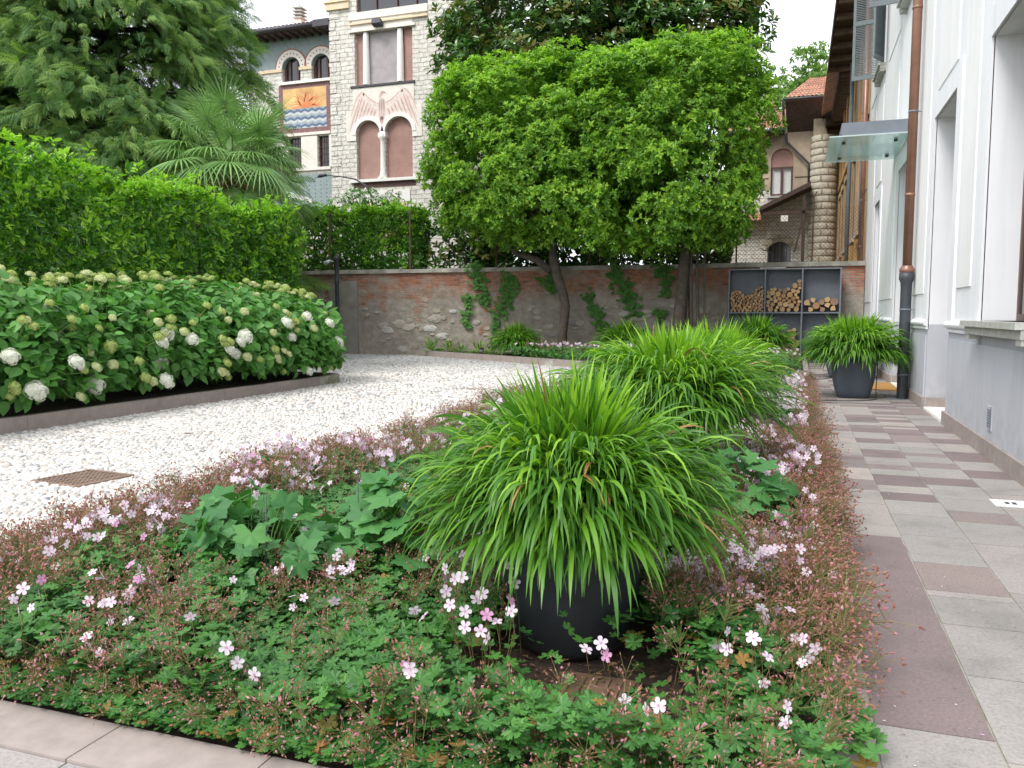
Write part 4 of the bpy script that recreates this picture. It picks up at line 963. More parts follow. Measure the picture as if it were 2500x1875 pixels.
# ------------------------------------------------------------------ hedges
def hedge_box(name,label,path,half,z0,z1,dens,size,mats,tipfrac=.3,topw=.18,cat='hedge',seed=1,bumps=.18):
    """hedge along a path: leaf rosettes on the faces and the top, stems and darker leaves inside"""
    t=thing(name,label,cat,(path[0][0],path[0][1],0)); pts=np.array(path,float); L=np.linalg.norm(np.diff(pts,axis=0),axis=1); D=np.concatenate([[0],np.cumsum(L)]); tot=D[-1]
    def at(s): return np.column_stack([np.interp(s,D,pts[:,0]),np.interp(s,D,pts[:,1])])
    def tang(s): a=at(np.clip(s+.05,0,tot)); b=at(np.clip(s-.05,0,tot)); return unit(a-b)
    def bumpf(s,z,k): return bumps*(np.sin(s*1.9+z*1.3+k)*.5+np.sin(s*4.3-z*2.1+k*2)*.3+np.sin(z*3.1+s*.7)*.3)
    parts=[]
    def add(s,off,z,nrm,tf,sz):
        tg=tang(s); nn=np.column_stack([tg[:,1],-tg[:,0]]); c=at(s)+nn*off[:,None]; P=np.column_stack([c,z]); k=6
        A=np.repeat(unit(nrm+rng.normal(scale=.45,size=P.shape)+np.array([0,0,.25])),k,0); Pn=np.repeat(P,k,0)
        ld=unit(A*rng.uniform(.2,1.1,len(A))[:,None]+unit(np.cross(A,rdir(len(A))))); Pn=Pn+A*rng.uniform(-.5,.5,len(A))[:,None]*sz+ld*sz*.1
        R=frames(ld,A+rng.normal(scale=.3,size=A.shape)); tip=np.repeat((rng.random(len(P))<tf).astype(int),k)
        parts.append(scatter(LEAF,LEAF_F,Pn,R,sz*rng.uniform(.65,1.25,len(A)),mi=tip))
    for sd in (1,-1):
        n=int(tot*(z1-z0)*dens*(1 if sd>0 else .5)); s=rng.uniform(0,tot,n); z=rng.uniform(z0,z1,n); tg=tang(s); nn=np.column_stack([tg[:,1],-tg[:,0],np.zeros(n)])*sd
        off=sd*(half+bumpf(s,z,sd)-np.clip((z-(z1-.4))/.4,0,1)*.22-rng.exponential(.07,n))
        hh=(z-z0)/(z1-z0); tf=tipfrac*(.15+1.25*hh**1.5)
        add(s,off,z,nn,tf,size)
    n=int(tot*2*half*dens*1.3); s=rng.uniform(0,tot,n); off=rng.uniform(-half,half,n)
    z=z1+bumpf(s,off,5)*1.0+np.where(rng.random(n)<.10,rng.uniform(.05,.38,n),0)-rng.exponential(.06,n); add(s,off,z,np.tile([0,0,1.],(n,1)),tipfrac*2.1,size)
    n=int(2*half*(z1-z0)*dens*2)
    for e,sg in ((0,-1),(tot,1)):
        z=rng.uniform(z0,z1,n); off=rng.uniform(-half,half,n); s=np.clip(np.full(n,e)+sg*(bumpf(off,z,3)*.6-rng.exponential(.07,n)),-9,99)
        tg=tang(np.clip(s,0,tot)); P0=at(np.clip(s,0,tot)); ex=(s-np.clip(s,0,tot)); nrm=np.column_stack([tg*sg,np.zeros(n)])
        add(np.clip(s,0.0,tot),off,z,nrm,tipfrac*.8*((z-z0)/(z1-z0)),size)
    n=int(tot*2*half*(z1-z0)*dens*.35); s=rng.uniform(0,tot,n); add(s,rng.uniform(-half*.8,half*.8,n),rng.uniform(z0,z1-.1,n),rdir(n),np.zeros(n),size*1.15)
    foliage('leaves',parts,mats,t)
    mb=MB(); s=.3
    while s<tot:
        x,y=at(np.array([s]))[0]
        for q in range(3): mb.tube([(x,y,0),(x+random.uniform(-.2,.2),y+random.uniform(-.2,.2),z0+.6),(x+random.uniform(-.5,.5),y+random.uniform(-.4,.4),z1-.3)],[.035,.025,.01],6)
        s+=.7
    mb.build('stems',M['barkdark'],t); return t
hedge_box('laurel_hedge','tall bright green laurel hedge behind the white hydrangeas',[(-12.2,2.5),(-12.2,6),(-12.15,17.0)],.85,.25,3.85,95,.125,[M['hedge'],M['hedge_tip']],.38,bumps=.2)
hedge_box('laurel_hedge','yellow green hedge growing behind the fence on the brick wall, left of the rusty post',[(-19.5,27.9),(-13.3,28.15)],.55,2.6,5.35,85,.15,[M['hedge'],M['hedge_tip']],.38,bumps=.22)
hedge_box('evergreen_undergrowth','dark evergreen undergrowth behind the wall below the clipped tree crowns',[(-11.2,28.9),(-6,29.0),(-2.3,29.0)],.7,1.2,5.6,48,.19,[M['magnolia'],M['laurel']],.1,cat='undergrowth',bumps=.35)
t=thing('jasmine_shrub','flowering shrub dotted white behind the hedge, in front of the stone tower','shrub',(-17.5,30.5,0))
sh=superell(26,(-17.3,30.5,5.6),(1.9,.8,.95),lo=.5,p=2); mb=MB(); limbs(mb,(-17.5,30.5,0),[(-18.6,30.4,5.5),(-17.2,30.4,6),(-16,30.5,5.4)],.07); mb.build('stems',M['barkdark'],t)
foliage('leaves',[clump_leaves(sh,np.full(len(sh),.42),160,.12,rosette=5,tipfrac=.22,tips_up=True)],[M['hedge'],M['fl_white']],t)
# ------------------------------------------------------------------ conifer
sp=[];sf=[]
def sliver(a,b,w):
    a=np.array(a);b=np.array(b);d=(b-a);n=np.cross(d,[0,0,1.]);n/=np.linalg.norm(n)+1e-9;i=len(sp)
    sp.extend([a-n*w/2,a+n*w/2,b]); sf.append((i,i+1,i+2))
for k in range(9):
    u=k/8; x=u; z=-.38*u*u; 
    for sg in (1,-1):
        L=(.40*(1-.5*u)+.05)*(.7+.6*((k*7+sg)%5)/5); sliver((x,0,z),(x+L*.75,sg*L*.8,z-.5*L-.05),.05); sliver((x+L*.35,sg*L*.35,z-.2*L),(x+L*.85,sg*L*.25,z-.95*L),.045)
sliver((0,0,0),(.6,0,-.1),.05); sliver((.55,0,-.09),(1.12,0,-.36),.06)
SPRAY=np.array(sp); SPRAY_F=np.array(sf)
def conifer(name,label,base,h,rb,zlow,nb,seed,size=.55):
    t=thing(name,label,'tree',base); bx,by,_=base; mb=MB()
    mb.tube([(bx,by,0),(bx+.1,by,h*.3),(bx,by,h*.6),(bx,by,h)],[.38,.33,.22,.04],12)
    P=[];A=[]; tipm=[]
    for i in range(nb):
        z=zlow+(h-zlow)*(i+rng.random())/nb; u=(z-zlow)/(h-zlow); L=rb*(1-u)**.55*rng.uniform(.72,1.12)+.4; an=rng.uniform(0,2*math.pi)
        d=np.array([math.cos(an),math.sin(an),0]); p0=np.array([bx,by,z-.2]); n=10; pts=[]
        for j in range(n+1): s=j/n; pts.append(p0+d*L*s+np.array([0,0,.7*s*(1-s)*1.6+ .15*s-1.1*s**2.2]))
        mb.tube([tuple(q) for q in pts[::2]],[.05,.04,.03,.02,.012,.006],5,cap=False)
        m_=int(75*L/rb)+24
        s=rng.uniform(.32,1.02,m_)**.8; idx=np.clip(s,0,1)*n; q=np.array([np.interp(idx,range(n+1),[w[c] for w in pts]) for c in range(3)]).T
        lat=np.cross(d,[0,0,1]); off=rng.normal(scale=1,size=m_)*(.20+.42*(1-np.abs(s-.6))); q=q+lat*off[:,None]+np.array([0,0,1])*(-np.abs(off)*.28+rng.normal(scale=.12,size=m_))[:,None]
        dirs=unit(d*1.0+lat*(off*1.0)[:,None]*.8+np.array([0,0,-.35])+rng.normal(scale=.3,size=(m_,3)))
        P.append(q);A.append(dirs);tipm.append((rng.random(m_)<.45*(s>.6)).astype(int))
    P=np.concatenate(P);A=np.concatenate(A);tp=np.concatenate(tipm)
    R=frames(A,np.tile([0,0,1.],(len(A),1))+rng.normal(scale=.75,size=A.shape))
    foliage('crown',[scatter(SPRAY,SPRAY_F,P,R,size*rng.uniform(.7,1.3,len(P)),mi=tp)],[M['conifer'],M['conifer_tip']],t)
    mb.build('trunk',M['barkdark'],t); return t
conifer('conifer_tree','huge drooping conifer filling the upper left behind the palm',(-20.2,20.5,0),19,5.8,2.2,560,1,.42)
conifer('conifer_tree','second tall conifer at the far left, behind the hedge',(-26.5,20,0),18,6,2.0,340,2,.46)
# ------------------------------------------------------------------ palm
def palm():
    bx,by=-13.55,17.6; t=thing('fan_palm','fan palm with drooping green fans between the conifer and the stone villa','palm',(bx,by,0))
    mb=MB(); mb.tube([(bx,by,0),(bx+.03,by,2),(bx,by,4.2),(bx,by,4.9)],[.2,.17,.2,.14],12); mb.build('trunk',M['barkdark'],t)
    V=[];F=[];mi=[]
    def fan(hub,d,size,mat,droop,petiole=None):
        d=np.array(d)/np.linalg.norm(d); up=np.array([0,0,1.]); side=np.cross(d,up); side/=np.linalg.norm(side); nrm=np.cross(side,d)
        n=30
        for j in range(n):
            a=rad(-150+300*j/(n-1)); L=size*(1-.22*abs(a)/rad(150))*random.uniform(.92,1.05); dirv=d*math.cos(a)+side*math.sin(a)
            w=.024*size; seg=5; b=len(V)
            for s in range(seg+1):
                u=s/seg; dr=droop*(u**2.4)*L; p=np.array(hub)+dirv*L*u+nrm*(.10*L*u*(1-u))-np.array([0,0,1])*dr
                ww=w*(1.0 if u<.5 else max(.08,1-(u-.5)*1.9))*(.35+min(1,u*2.2)*.65); q=np.cross(dirv,nrm)
                V.extend([p-q*ww,p+nrm*ww*.45,p+q*ww])
            for s in range(seg):
                o=b+s*3; F.append((o,o+1,o+4,o+3)); F.append((o+1,o+2,o+5,o+4)); mi.extend([mat,mat])
    pet=MB(); c=np.array([bx,by,5.1])
    fans=[]
    for i in range(50):
        el=random.choice([72,58,45,34,22,12,3,-8,-18,-28]); el+=random.uniform(-9,9); az=i*137.5+random.uniform(-15,15)
        fans.append((az,el))
    for az,el in fans:
        a=rad(az); e=rad(el); L=random.uniform(.95,1.55)*(1.15 if el>40 else 1)
        d=np.array([math.cos(a)*math.cos(e),math.sin(a)*math.cos(e),math.sin(e)]); hub=c+d*L-np.array([0,0,.12])+np.array([random.uniform(-.15,.15) for _ in range(3)])
        dd=d+np.array([0,0,-.45 if el<40 else -.1]); mat=0 if el>-5 or random.random()<.5 else 1
        fan(hub,dd,random.uniform(.85,1.12),mat,random.uniform(.2,.55) if el<45 else .08)
        pet.tube([tuple(c+d*.1),tuple(c+d*L*.6+np.array([0,0,.06])),tuple(hub)],[.028,.018,.012],6,cap=False)
    me=np_mesh('crown',np.array(V)-np.array([bx,by,0]),np.array(F),mi); link_mesh('crown',me,[M['palm'],M['palm_yellow']],t)
    pet.build('leaf_stalks',M['stem'],t)
    V.clear();F.clear();mi.clear()
    for az,el,L in ((-8,-42,2.1),(5,-62,2.3),(-60,-65,1.5),(-100,-58,1.3),(-140,-60,1.4),(170,-60,1.5)):
        a=rad(az); e=rad(el); d=np.array([math.cos(a)*math.cos(e),math.sin(a)*math.cos(e),math.sin(e)]); fan(c+d*L*.85,d+np.array([0,0,-.5]),.95,0,.25)
    me=np_mesh('dead_fans',np.array(V)-np.array([bx,by,0]),np.array(F),mi); link_mesh('dead_fans',me,[M['palm_dead']],t)
    mb=MB()
    for k in range(60):
        a=random.uniform(0,6.28); z=4.1+random.random()*.8; p=Vector((bx+.2*math.cos(a),by+.2*math.sin(a),z)); q=p+Vector((math.cos(a)*.45,math.sin(a)*.45,random.uniform(-.6,.1)))
        mb.tube([p,p.lerp(q,.5)+Vector((0,0,.12)),q],[.03,.02,.008],5,m=k%2)
    mb.build('flower_stalks',[M['palm_dead'],M['palm_yellow']],t)
palm()
# far trees
for (cx,cy,cz,rx,rz,lab) in ((-4.6,68,16.4,4.2,3.6,'pale green far tree behind the tiled roofs, nearer the clipped tree'),(.2,72,18.2,3.3,4.2,'taller pale green far tree above the highest tiled roof')):
    t=thing('far_tree',lab,'tree',(cx,cy,0)); mb=MB(); mb.tube([(cx,cy,0),(cx,cy,cz)],[.5,.2],8); limbs(mb,(cx,cy,cz-3),[(cx+random.uniform(-rx,rx)*.8,cy,cz+random.uniform(-1,rz)*.8) for _ in range(8)],.15); mb.build('trunk',M['bark'],t)
    sh=superell(60,(cx,cy,cz),(rx,2.5,rz),p=2,lo=.35); foliage('crown',[clump_leaves(sh,rng.uniform(.5,1,len(sh)),110,.36,rosette=5,tipfrac=0)],[M['farleaf']],t)
for (cx,cy,cz,rx,rz,lab) in ((-33,40,5,6,4,'dark green shrubbery behind the conifers, far left'),(-23.5,31,3.2,2.6,2.6,'dark shrub below the villa wing behind the palm')):
    t=thing('background_shrub',lab,'shrub',(cx,cy,0)); mb=MB(); limbs(mb,(cx,cy,0),[(cx+random.uniform(-rx,rx)*.7,cy,cz+random.uniform(-1,rz)*.7) for _ in range(6)],.1); mb.build('stems',M['barkdark'],t)
    sh=superell(60,(cx,cy,cz),(rx,2,rz),p=2.2,lo=.5); foliage('crown',[clump_leaves(sh,rng.uniform(.5,1,len(sh)),110,.26,rosette=6,tipfrac=.05)],[M['magnolia'],M['laurel']],t)
# ------------------------------------------------------------------ creeper on the wall
VINE=[]
for a in (-70,-35,0,35,70):
    r=rad(a); c,s=math.cos(r),math.sin(r); b=len(VINE)*6
    VINE.append(np.column_stack([LEAF[:,0]*c-LEAF[:,1]*s*1.1,LEAF[:,0]*s+LEAF[:,1]*c*1.1,LEAF[:,2]]))
VT=np.concatenate(VINE); VF=np.concatenate([LEAF_F+6*i for i in range(5)])
M['vine']=leafmat('creeper leaves',[(.06,.18,.035),(.09,.24,.045),(.13,.30,.06)],.5,.25)
for (lab,path) in (('thick creeper strand hanging over the coping, leftmost on the wall',[(-10.6,3.25,.3),(-10.45,2.6,.28),(-10.3,2.2,.3),(-10.15,1.75,.16)]),
    ('thin low creeper strand left of the thick one, reaching towards the gravel kerb',[(-10.95,2.2,.14),(-10.85,1.7,.16),(-10.95,1.35,.14),(-10.8,1.0,.1)]),
    ('broad creeper strand slanting down between the thick strand and the curved trunk',[(-9.4,2.9,.22),(-9.3,2.35,.34),(-9.45,1.9,.32),(-9.75,1.45,.18),(-9.85,.95,.18)]),
    ('creeper strand just right of the curved trunk, reaching the bed',[(-6.6,2.2,.16),(-6.35,1.6,.2),(-6.1,1.15,.22),(-5.85,.75,.26)]),
    ('long dark creeper strand in the middle between the two trunks',[(-5.7,3.15,.3),(-5.5,2.6,.36),(-5.2,2.0,.32),(-5.0,1.5,.24)]),
    ('small creeper strand left of the thick trunk',[(-4.3,3.1,.3),(-3.95,2.5,.26),(-4.05,2.15,.16)]),
    ('isolated little creeper tuft low on the wall left of the thick trunk',[(-4.35,1.6,.17),(-4.1,1.55,.14),(-4.2,1.15,.06)]),
    ('small creeper wisp left of the curved trunk',[(-7.9,2.9,.15),(-7.7,2.3,.14),(-8.3,2.7,.16)])):
    P=[];t=thing('creeper',lab,'creeper',(path[0][0],26.7,path[0][1])); mb=MB()
    for (x0,z0,r0),(x1,z1,r1) in zip(path,path[1:]):
        L=math.hypot(x1-x0,z1-z0)+.1; n=int(56*L*max(r0,r1)/.25*.9); u=rng.random(n); r=r0+(r1-r0)*u
        x=x0+(x1-x0)*u+rng.normal(size=n)*r*.52; z=z0+(z1-z0)*u+rng.normal(size=n)*r*.42; P.append(np.column_stack([x,26.72+.022*(x+8)-rng.uniform(.01,.09,n)-.14*np.clip((z-2.9)*3,0,1),z]))
        yy=26.73+.022*(x0+8); mb.tube([(x0,yy-.02,min(z0,2.9)),((x0+x1)/2+.04,yy-.02,(min(z0,2.9)+z1)/2),(x1,yy-.02,z1)],.008,5)
    P=np.concatenate(P); k=len(P); d=unit(np.column_stack([rng.normal(scale=.5,size=k),-rng.uniform(.1,.5,k),-rng.uniform(.3,1,k)])); nr=np.column_stack([rng.normal(scale=.3,size=k),-np.ones(k),rng.uniform(0,.8,k)])
    foliage('leaves',[scatter(VT,VF,P,frames(d,nr),rng.uniform(.085,.14,k))],[M['vine']],t); mb.build('stems',M['barkdark'],t)
# ------------------------------------------------------------------ hydrangeas
def outline_leaf(pts,cup=.06,fold=.1):
    """flat leaf from half outline (x,y>0) mirrored; returns verts, tri faces around the midrib"""
    up=[(x,y,cup*y*2+fold*0) for x,y in pts]; dn=[(x,-y,cup*y*2) for x,y in pts]; n=len(pts)
    mid=[(x,0,-.12*x*x) for x,_ in pts]; v=[(0,0,0)]+[(a,b,c-.12*a*a) for a,b,c in up]+mid+[(a,b,c-.12*a*a) for a,b,c in dn]
    f=[]
    for i in range(n-1):
        f+= [(1+i,1+i+1,1+n+i+1),(1+i,1+n+i+1,1+n+i),(1+2*n+i,1+n+i,1+n+i+1),(1+2*n+i,1+n+i+1,1+2*n+i+1)]
    f+= [(0,1,1+n),(0,1+n,1+2*n)]
    return np.array(v,float),np.array(f)
HL,HLF=outline_leaf([(-.06,.16),(.06,.33),(.3,.42),(.55,.34),(.8,.17),(1.0,.005)])
def flower_head_mesh(r,nf,seed):
    g=np.random.default_rng(seed); d=unit(g.normal(size=(nf,3))); d[:,2]=np.abs(d[:,2])*1.1-.28; d=unit(d)
    bmpx=1+.08*np.sin(d[:,0]*6+seed)+.07*np.cos(d[:,1]*7+seed)
    P=d*np.array([r,r,r*.72])*bmpx[:,None]*g.uniform(.93,1.04,nf)[:,None]
    q=np.array([(0,-1,.25),(.8,-.8,0),(1,0,.25),(.8,.8,0),(0,1,.25),(-.8,.8,0),(-1,0,.25),(-.8,-.8,0),(0,0,0)])*.5
    q=np.array([(0,0,0),(.5,-.12,.1),(.36,-.36,.02),(.12,-.5,.1),(-.12,-.5,.1),(-.36,-.36,.02),(-.5,-.12,.1),(-.5,.12,.1),(-.36,.36,.02),(-.12,.5,.1),(.12,.5,.1),(.36,.36,.02),(.5,.12,.1)])
    qf=np.array([(0,i,i%12+1) for i in range(1,13)])
    qf=np.array([(0,12,1),(0,1,2),(0,2,3),(0,4,5),(0,5,6),(0,6,7),(0,7,8),(0,8,9),(0,10,11),(0,11,12)])
    V,F,_=scatter(q,qf,P,frames(np.cross(d,g.normal(size=d.shape)),d+g.normal(scale=.25,size=d.shape)),np.full(nf,r*.30))
    T2,F2=dome(10); T2=T2*np.array([r*.86,r*.86,r*.70])+np.array([0,0,-r*.12]); bot=np.array([[0,0,-r*.25]]); V2=np.concatenate([T2,bot]); F3=np.concatenate([F2,np.array([((j+1)%10,j,len(T2)) for j in range(10)])])
    return np.concatenate([V,V2]),np.concatenate([F,F3+len(V)])
HEADS={}
for key,mat,nf in (('w','fl_white',210),('c','fl_cream',210),('l','fl_lime',170)):
    for v in range(2):
        V,F=flower_head_mesh(1,nf,v+ord(key)); me=np_mesh('flower_head_'+key,V,F); me.materials.append(M[mat]); HEADS[key,v]=me
def hydrangea(x,y,rx,ry,h,heads,label,seed):
    g=np.random.default_rng(seed); t=thing('hydrangea_bush',label,'hydrangea',(x,y,.165),group='white and lime mophead hydrangeas along the kerb')
    n=3000; d=unit(g.normal(size=(n,3))); d[:,2]=np.abs(d[:,2])*1.3-.62; d=unit(d); a=(np.abs(d)**2.8).sum(1)**(-1/2.8)
    sc=np.array([rx,ry,h*.56]); dep=g.uniform(.62,1.03,n); lump=1+.06*np.sin(d[:,0]*5+seed)+.06*np.sin(d[:,1]*7+seed*2)-.03
    P=np.array([x,y,.17+h*.44])+d*a[:,None]*sc*(dep*lump)[:,None]; keep=P[:,2]>.20; P=P[keep]; d=d[keep]; n=len(P)
    side=unit(np.cross(d,unit(g.normal(size=(n,3))))); ld=unit(d*.55+side*.7+np.array([0,0,-.45])+g.normal(scale=.2,size=(n,3))); nr=d*.5+np.array([0,0,.9])+g.normal(scale=.3,size=(n,3))
    foliage('leaves',[scatter(HL,HLF,P,frames(ld,nr),g.uniform(.11,.19,n))],[M['hyd']],t)
    mb=MB()
    for k in range(26):
        i=g.integers(n); p=P[i]; b=(x+g.uniform(-.25,.25),y+g.uniform(-.25,.25),.165); mb.tube([b,(b[0]*.6+p[0]*.4,b[1]*.6+p[1]*.4,.5+p[2]*.3),tuple(p)],[.009,.008,.005],5)
    for (hx,hy,hz,r,key) in heads:
        o=bpy.data.objects.new('flower_head',HEADS[key,g.integers(2)]); C.objects.link(o); o.parent=t; o.location=(hx-x,hy-y,hz-.165); o.scale=(r,r,r)
        dirv=Vector((hx-x,hy-y,(hz-.9)*1.0+.55)).normalized(); o.rotation_euler=(Vector((dirv.x*.75,dirv.y*.75,max(.55,dirv.z)))).to_track_quat('Z','Y').to_euler()
        b=Vector((x+g.uniform(-.3,.3),y+g.uniform(-.3,.3),.3)); e=Vector((hx,hy,hz-.04)); m_=b.lerp(e,.6)+Vector((0,0,.12)); mb.tube([b,m_,e],[.008,.006,.005],5)
    mb.build('stems',M['stem'],t); return t
hr=random.Random(11)
HY=[(-10.45,4.6,1.75),(-10.5,6.5,1.75),(-10.45,8.2,1.80),(-10.5,9.8,1.78),(-10.5,11.3,1.85),(-10.45,12.8,1.9),(-10.4,14.3,1.8),(-10.7,15.3,1.7)]
HLAB=['hydrangea bush nearest the camera, off at the left edge of the kerb','hydrangea bush with fully white heads at the left of the picture','hydrangea bush with big white mophead flowers leaning over the kerb, second visible from the left','hydrangea bush with cream heads on top, above a white head resting near the soil','hydrangea bush over the dark gap above the kerb','hydrangea bush with one white head hanging down over the cobbles','hydrangea bush with white heads, second from the far end of the kerb','hydrangea bush at the far rounded end of the kerb, by the lamp post']
for i,(x,y,h) in enumerate(HY):
    hd=[]; rx,ry=1.36,1.02
    for k in range(52 if i<7 else 32):
        if k<30:   # top
            a=hr.uniform(0,6.28); q=math.sqrt(hr.random())*.8; hx=x+math.cos(a)*rx*q*.95; hy=y+math.sin(a)*ry*q; hz=.17+h*.44+h*.56*(max(0,1-q**2.8))**(1/2.8)+hr.uniform(.05,.17); key=hr.choice('llllllcc'); r=hr.uniform(.05,.085)
        else:      # front face, towards the drive
            a=hr.uniform(-1.25,.55); hz=hr.uniform(.35,1.65); q=1.10*(max(.05,1-(abs(hz-.96)/1.0)**2.8))**(1/2.8)*(abs(math.cos(a))**2.8+abs(math.sin(a))**2.8)**(-1/2.8); hx=x+math.cos(a)*rx*q; hy=y+math.sin(a)*ry*q*1.1
            key=hr.choice('wwlclc' if hz<1.2 else 'cllw'); r=hr.uniform(.085,.14) if key=='w' else hr.uniform(.05,.085)
        hd.append((hx,hy,hz,r*1.0,key))
    hydrangea(x,y,rx,ry,h,hd,HLAB[i],i+3)
# ------------------------------------------------------------------ ornamental grasses
def grass_mesh(name,r0,R,H,nst,seed,wid=.012,leafL=.28,mats=None,lime=.5,dry=3,perstem=7,drop=1.0):
    """arching stems that carry drooping blades; origin at the crown of the plant"""
    g=np.random.default_rng(seed); V=[];F=[];mi=[];nv=0
    def strips(P0,D0,side,L,W,dr,m,seg=6,flat=.0):
        nonlocal nv
        n=len(P0); P=P0.copy(); D=D0.copy(); rows=[]
        for s in range(seg+1):
            u=s/seg; w=W*np.minimum(1,.35+u*2.6)*np.where(u>.45,np.maximum(.03,1-((u-.45)/.55)**1.5),1)
            rows.append(np.stack([P-side*w[:,None],P+side*w[:,None]],1))
            D=unit(D+np.array([0,0,-1.])*(dr*(.25+u*1.5)/seg)[:,None]); P=P+D*(L/seg)[:,None]
        A=np.stack(rows,1).reshape(n,-1,3); V.append(A.reshape(-1,3)); k=(seg+1)*2
        base=nv+np.arange(n)[:,None]*k
        for s in range(seg): F.append(np.column_stack([base+2*s,base+2*s+1,base+2*s+3,base+2*s+2])); mi.append(m)
        nv+=n*k
    n=nst; az=g.uniform(0,2*np.pi,n); th=np.radians(np.clip(g.beta(1.25,1.0,n)*84,0,84)); sl=(R*.62)*g.uniform(.78,1.15,n)*(.85+.25*np.sin(th))*np.interp(th,[0,.35,.75,1.0,1.3],[H/R*.88,H/R*.97,1.18,1.1,.98])
    out=np.stack([np.cos(az),np.sin(az),np.zeros(n)],1); D=unit(out*np.sin(th)[:,None]+np.array([0,0,1.])*np.cos(th)[:,None])
    P=out*(r0*g.random(n)*np.sin(th+.2))[:,None]; sd=unit(np.cross(D,np.array([0,0,1.])+g.normal(scale=.3,size=(n,3))))
    seg=8; Pk=[P.copy()];Dk=[D.copy()]; dr=np.where(th<.4,.35,1.0)*g.uniform(.6,1.1,n)
    for s in range(seg): D=unit(D-np.array([0,0,1.])*(dr*.95*(s/seg)/seg*1.6)[:,None]); P=P+D*(sl/seg)[:,None]; Pk.append(P.copy());Dk.append(D.copy())
    Pk=np.array(Pk);Dk=np.array(Dk)
    A=np.stack([Pk-sd*.0018,Pk+sd*.0018],2).transpose(1,0,2,3).reshape(-1,3); V.append(A); k=(seg+1)*2; base=nv+np.arange(n)[:,None]*k
    for s in range(seg): F.append(np.column_stack([base+2*s,base+2*s+1,base+2*s+3,base+2*s+2])); mi.append(np.zeros(n,int))
    nv+=n*k
    for j in range(perstem):
        u=np.clip((.30+.70*(j+g.random(n)*.8)/perstem),0,1)*seg; i0=np.clip(u.astype(int),0,seg-1); f=(u-i0)[:,None]; idx=np.arange(n)
        p=Pk[i0,idx]*(1-f)+Pk[i0+1,idx]*f; d=unit(Dk[i0,idx]*(1-f)+Dk[i0+1,idx]*f)
        s_=unit(np.cross(d,np.array([0,0,1.])+g.normal(scale=.15,size=(n,3)))); sgn=np.where(g.random(n)<.5,-1,1)
        spread=g.uniform(.1,.6,n)*(1 if j<perstem-1 else .3); dd=unit(d+s_*(sgn*spread)[:,None]+np.array([0,0,.22]))
        side=unit(np.cross(dd,np.array([0,0,1.])+g.normal(scale=.35,size=(n,3))))
        L=leafL*g.uniform(.7,1.25,n)*(.8+.3*j/perstem); dr_=g.uniform(1.3,2.6,n)*np.where(th<.45,.28,1)*drop
        m=(g.random(n)<lime*np.clip(1.25-th*1.05,0.03,1)).astype(int); m=np.where(g.random(n)<dry/(n*perstem),2,m)
        strips(p,dd,side,L,wid*g.uniform(.65,1.25,n),dr_,m)
    me=np_mesh(name,np.concatenate(V),np.concatenate(F),np.concatenate(mi),smooth=True)
    for m_ in mats: me.materials.append(m_)
    return me
M['pot_black']=plain('dark charcoal pot',(.022,.025,.03),.55,.25,6,bmp=.25)
M['pot_grey']=plain('slate grey planter',(.075,.09,.115),.55,.10,5,bmp=.2)
GM=[M['grass'],M['grass_lime'],M['grass_dry']]; GD=[M['grass'],M['grass_lime'],M['grass_dry']]
gm1=grass_mesh('blades',.15,.71,.73,760,1,.0086,.27,GM,.45,30,9)
gm2=grass_mesh('blades',.24,.92,.70,720,2,.0092,.31,GM,.95,10,8)
gm3=grass_mesh('blades',.24,.86,.80,560,3,.0105,.30,GM,1.1,0,7)
gm4=grass_mesh('blades',.2,.82,.74,640,4,.0105,.30,GM,.6,0,8,drop=1.15)
gm5=grass_mesh('blades',.15,.70,.66,420,5,.0115,.27,GD,.3,0,7,drop=1.2)
gm6=grass_mesh('blades',.04,.22,.42,26,6,.009,.2,GD,.6,0,4,drop=.5)
def round_pot(t,x,y,h,r):
    mb=MB(); mb.lathe([(.001,.012),(r*.66,.012),(r*.80,.05*h*2),(r*.93,h*.45),(r*1.0,h*.8),(r*1.02,h),(r*.93,h),(r*.92,h*.86),(.001,h*.86)],(x,y,0),32); mb.build('pot',M['pot_black'],t)
    mb=MB(); mb.lathe([(.001,h*.87),(r*.91,h*.868)],(x,y,0),20); mb.build('potting_soil',M['soil'],t)
def grass_thing(label,loc,me,zc,pot=None,group=None,rz=0,scale=1):
    t=thing('ornamental_grass',label,'ornamental grass',loc,group)
    if pot: pot(t)
    o=bpy.data.objects.new('blades',me); C.objects.link(o); o.parent=t; o.location=(0,0,zc-loc[2]); o.rotation_euler=(0,0,rz); o.scale=(scale,)*3
    return t
x,y=-.93,3.50; grass_thing('large mop of arching green grass in a black round pot in the foreground',(x,y,0),gm1,.61,lambda t:round_pot(t,-.93,3.50,.60,.325))
x,y=-.93,6.6; grass_thing('second large lime green grass mop, behind the foreground pot',(x,y,0),gm2,.74,lambda t:round_pot(t,-.93,6.6,.7,.31))
grass_thing('yellow green grass mop behind the second one, in line with the firewood rack',(-.88,9.5,0),gm3,.70,lambda t:round_pot(t,-.88,9.5,.66,.31))
def planter(t,x,y):
    mb=MB(); n=36; prof=[(.235,.012),(.262,.03),(.30,.14),(.335,.30),(.358,.48),(.36,.62),(.345,.735),(.325,.735),(.33,.66),(.001,.655)]
    vs=[];fs=[]
    for r,z in prof:
        for j in range(n):
            a=2*math.pi*j/n; c,s=math.cos(a),math.sin(a); q=(abs(c)**6+abs(s)**6)**(-1/6); vs.append((x+r*c*q,y+r*s*q,z))
    for i in range(len(prof)-1):
        for j in range(n): fs.append((i*n+j,i*n+(j+1)%n,(i+1)*n+(j+1)%n,(i+1)*n+j))
    mb.add(vs,fs,0,True); mb.build('planter',M['pot_grey'],t)
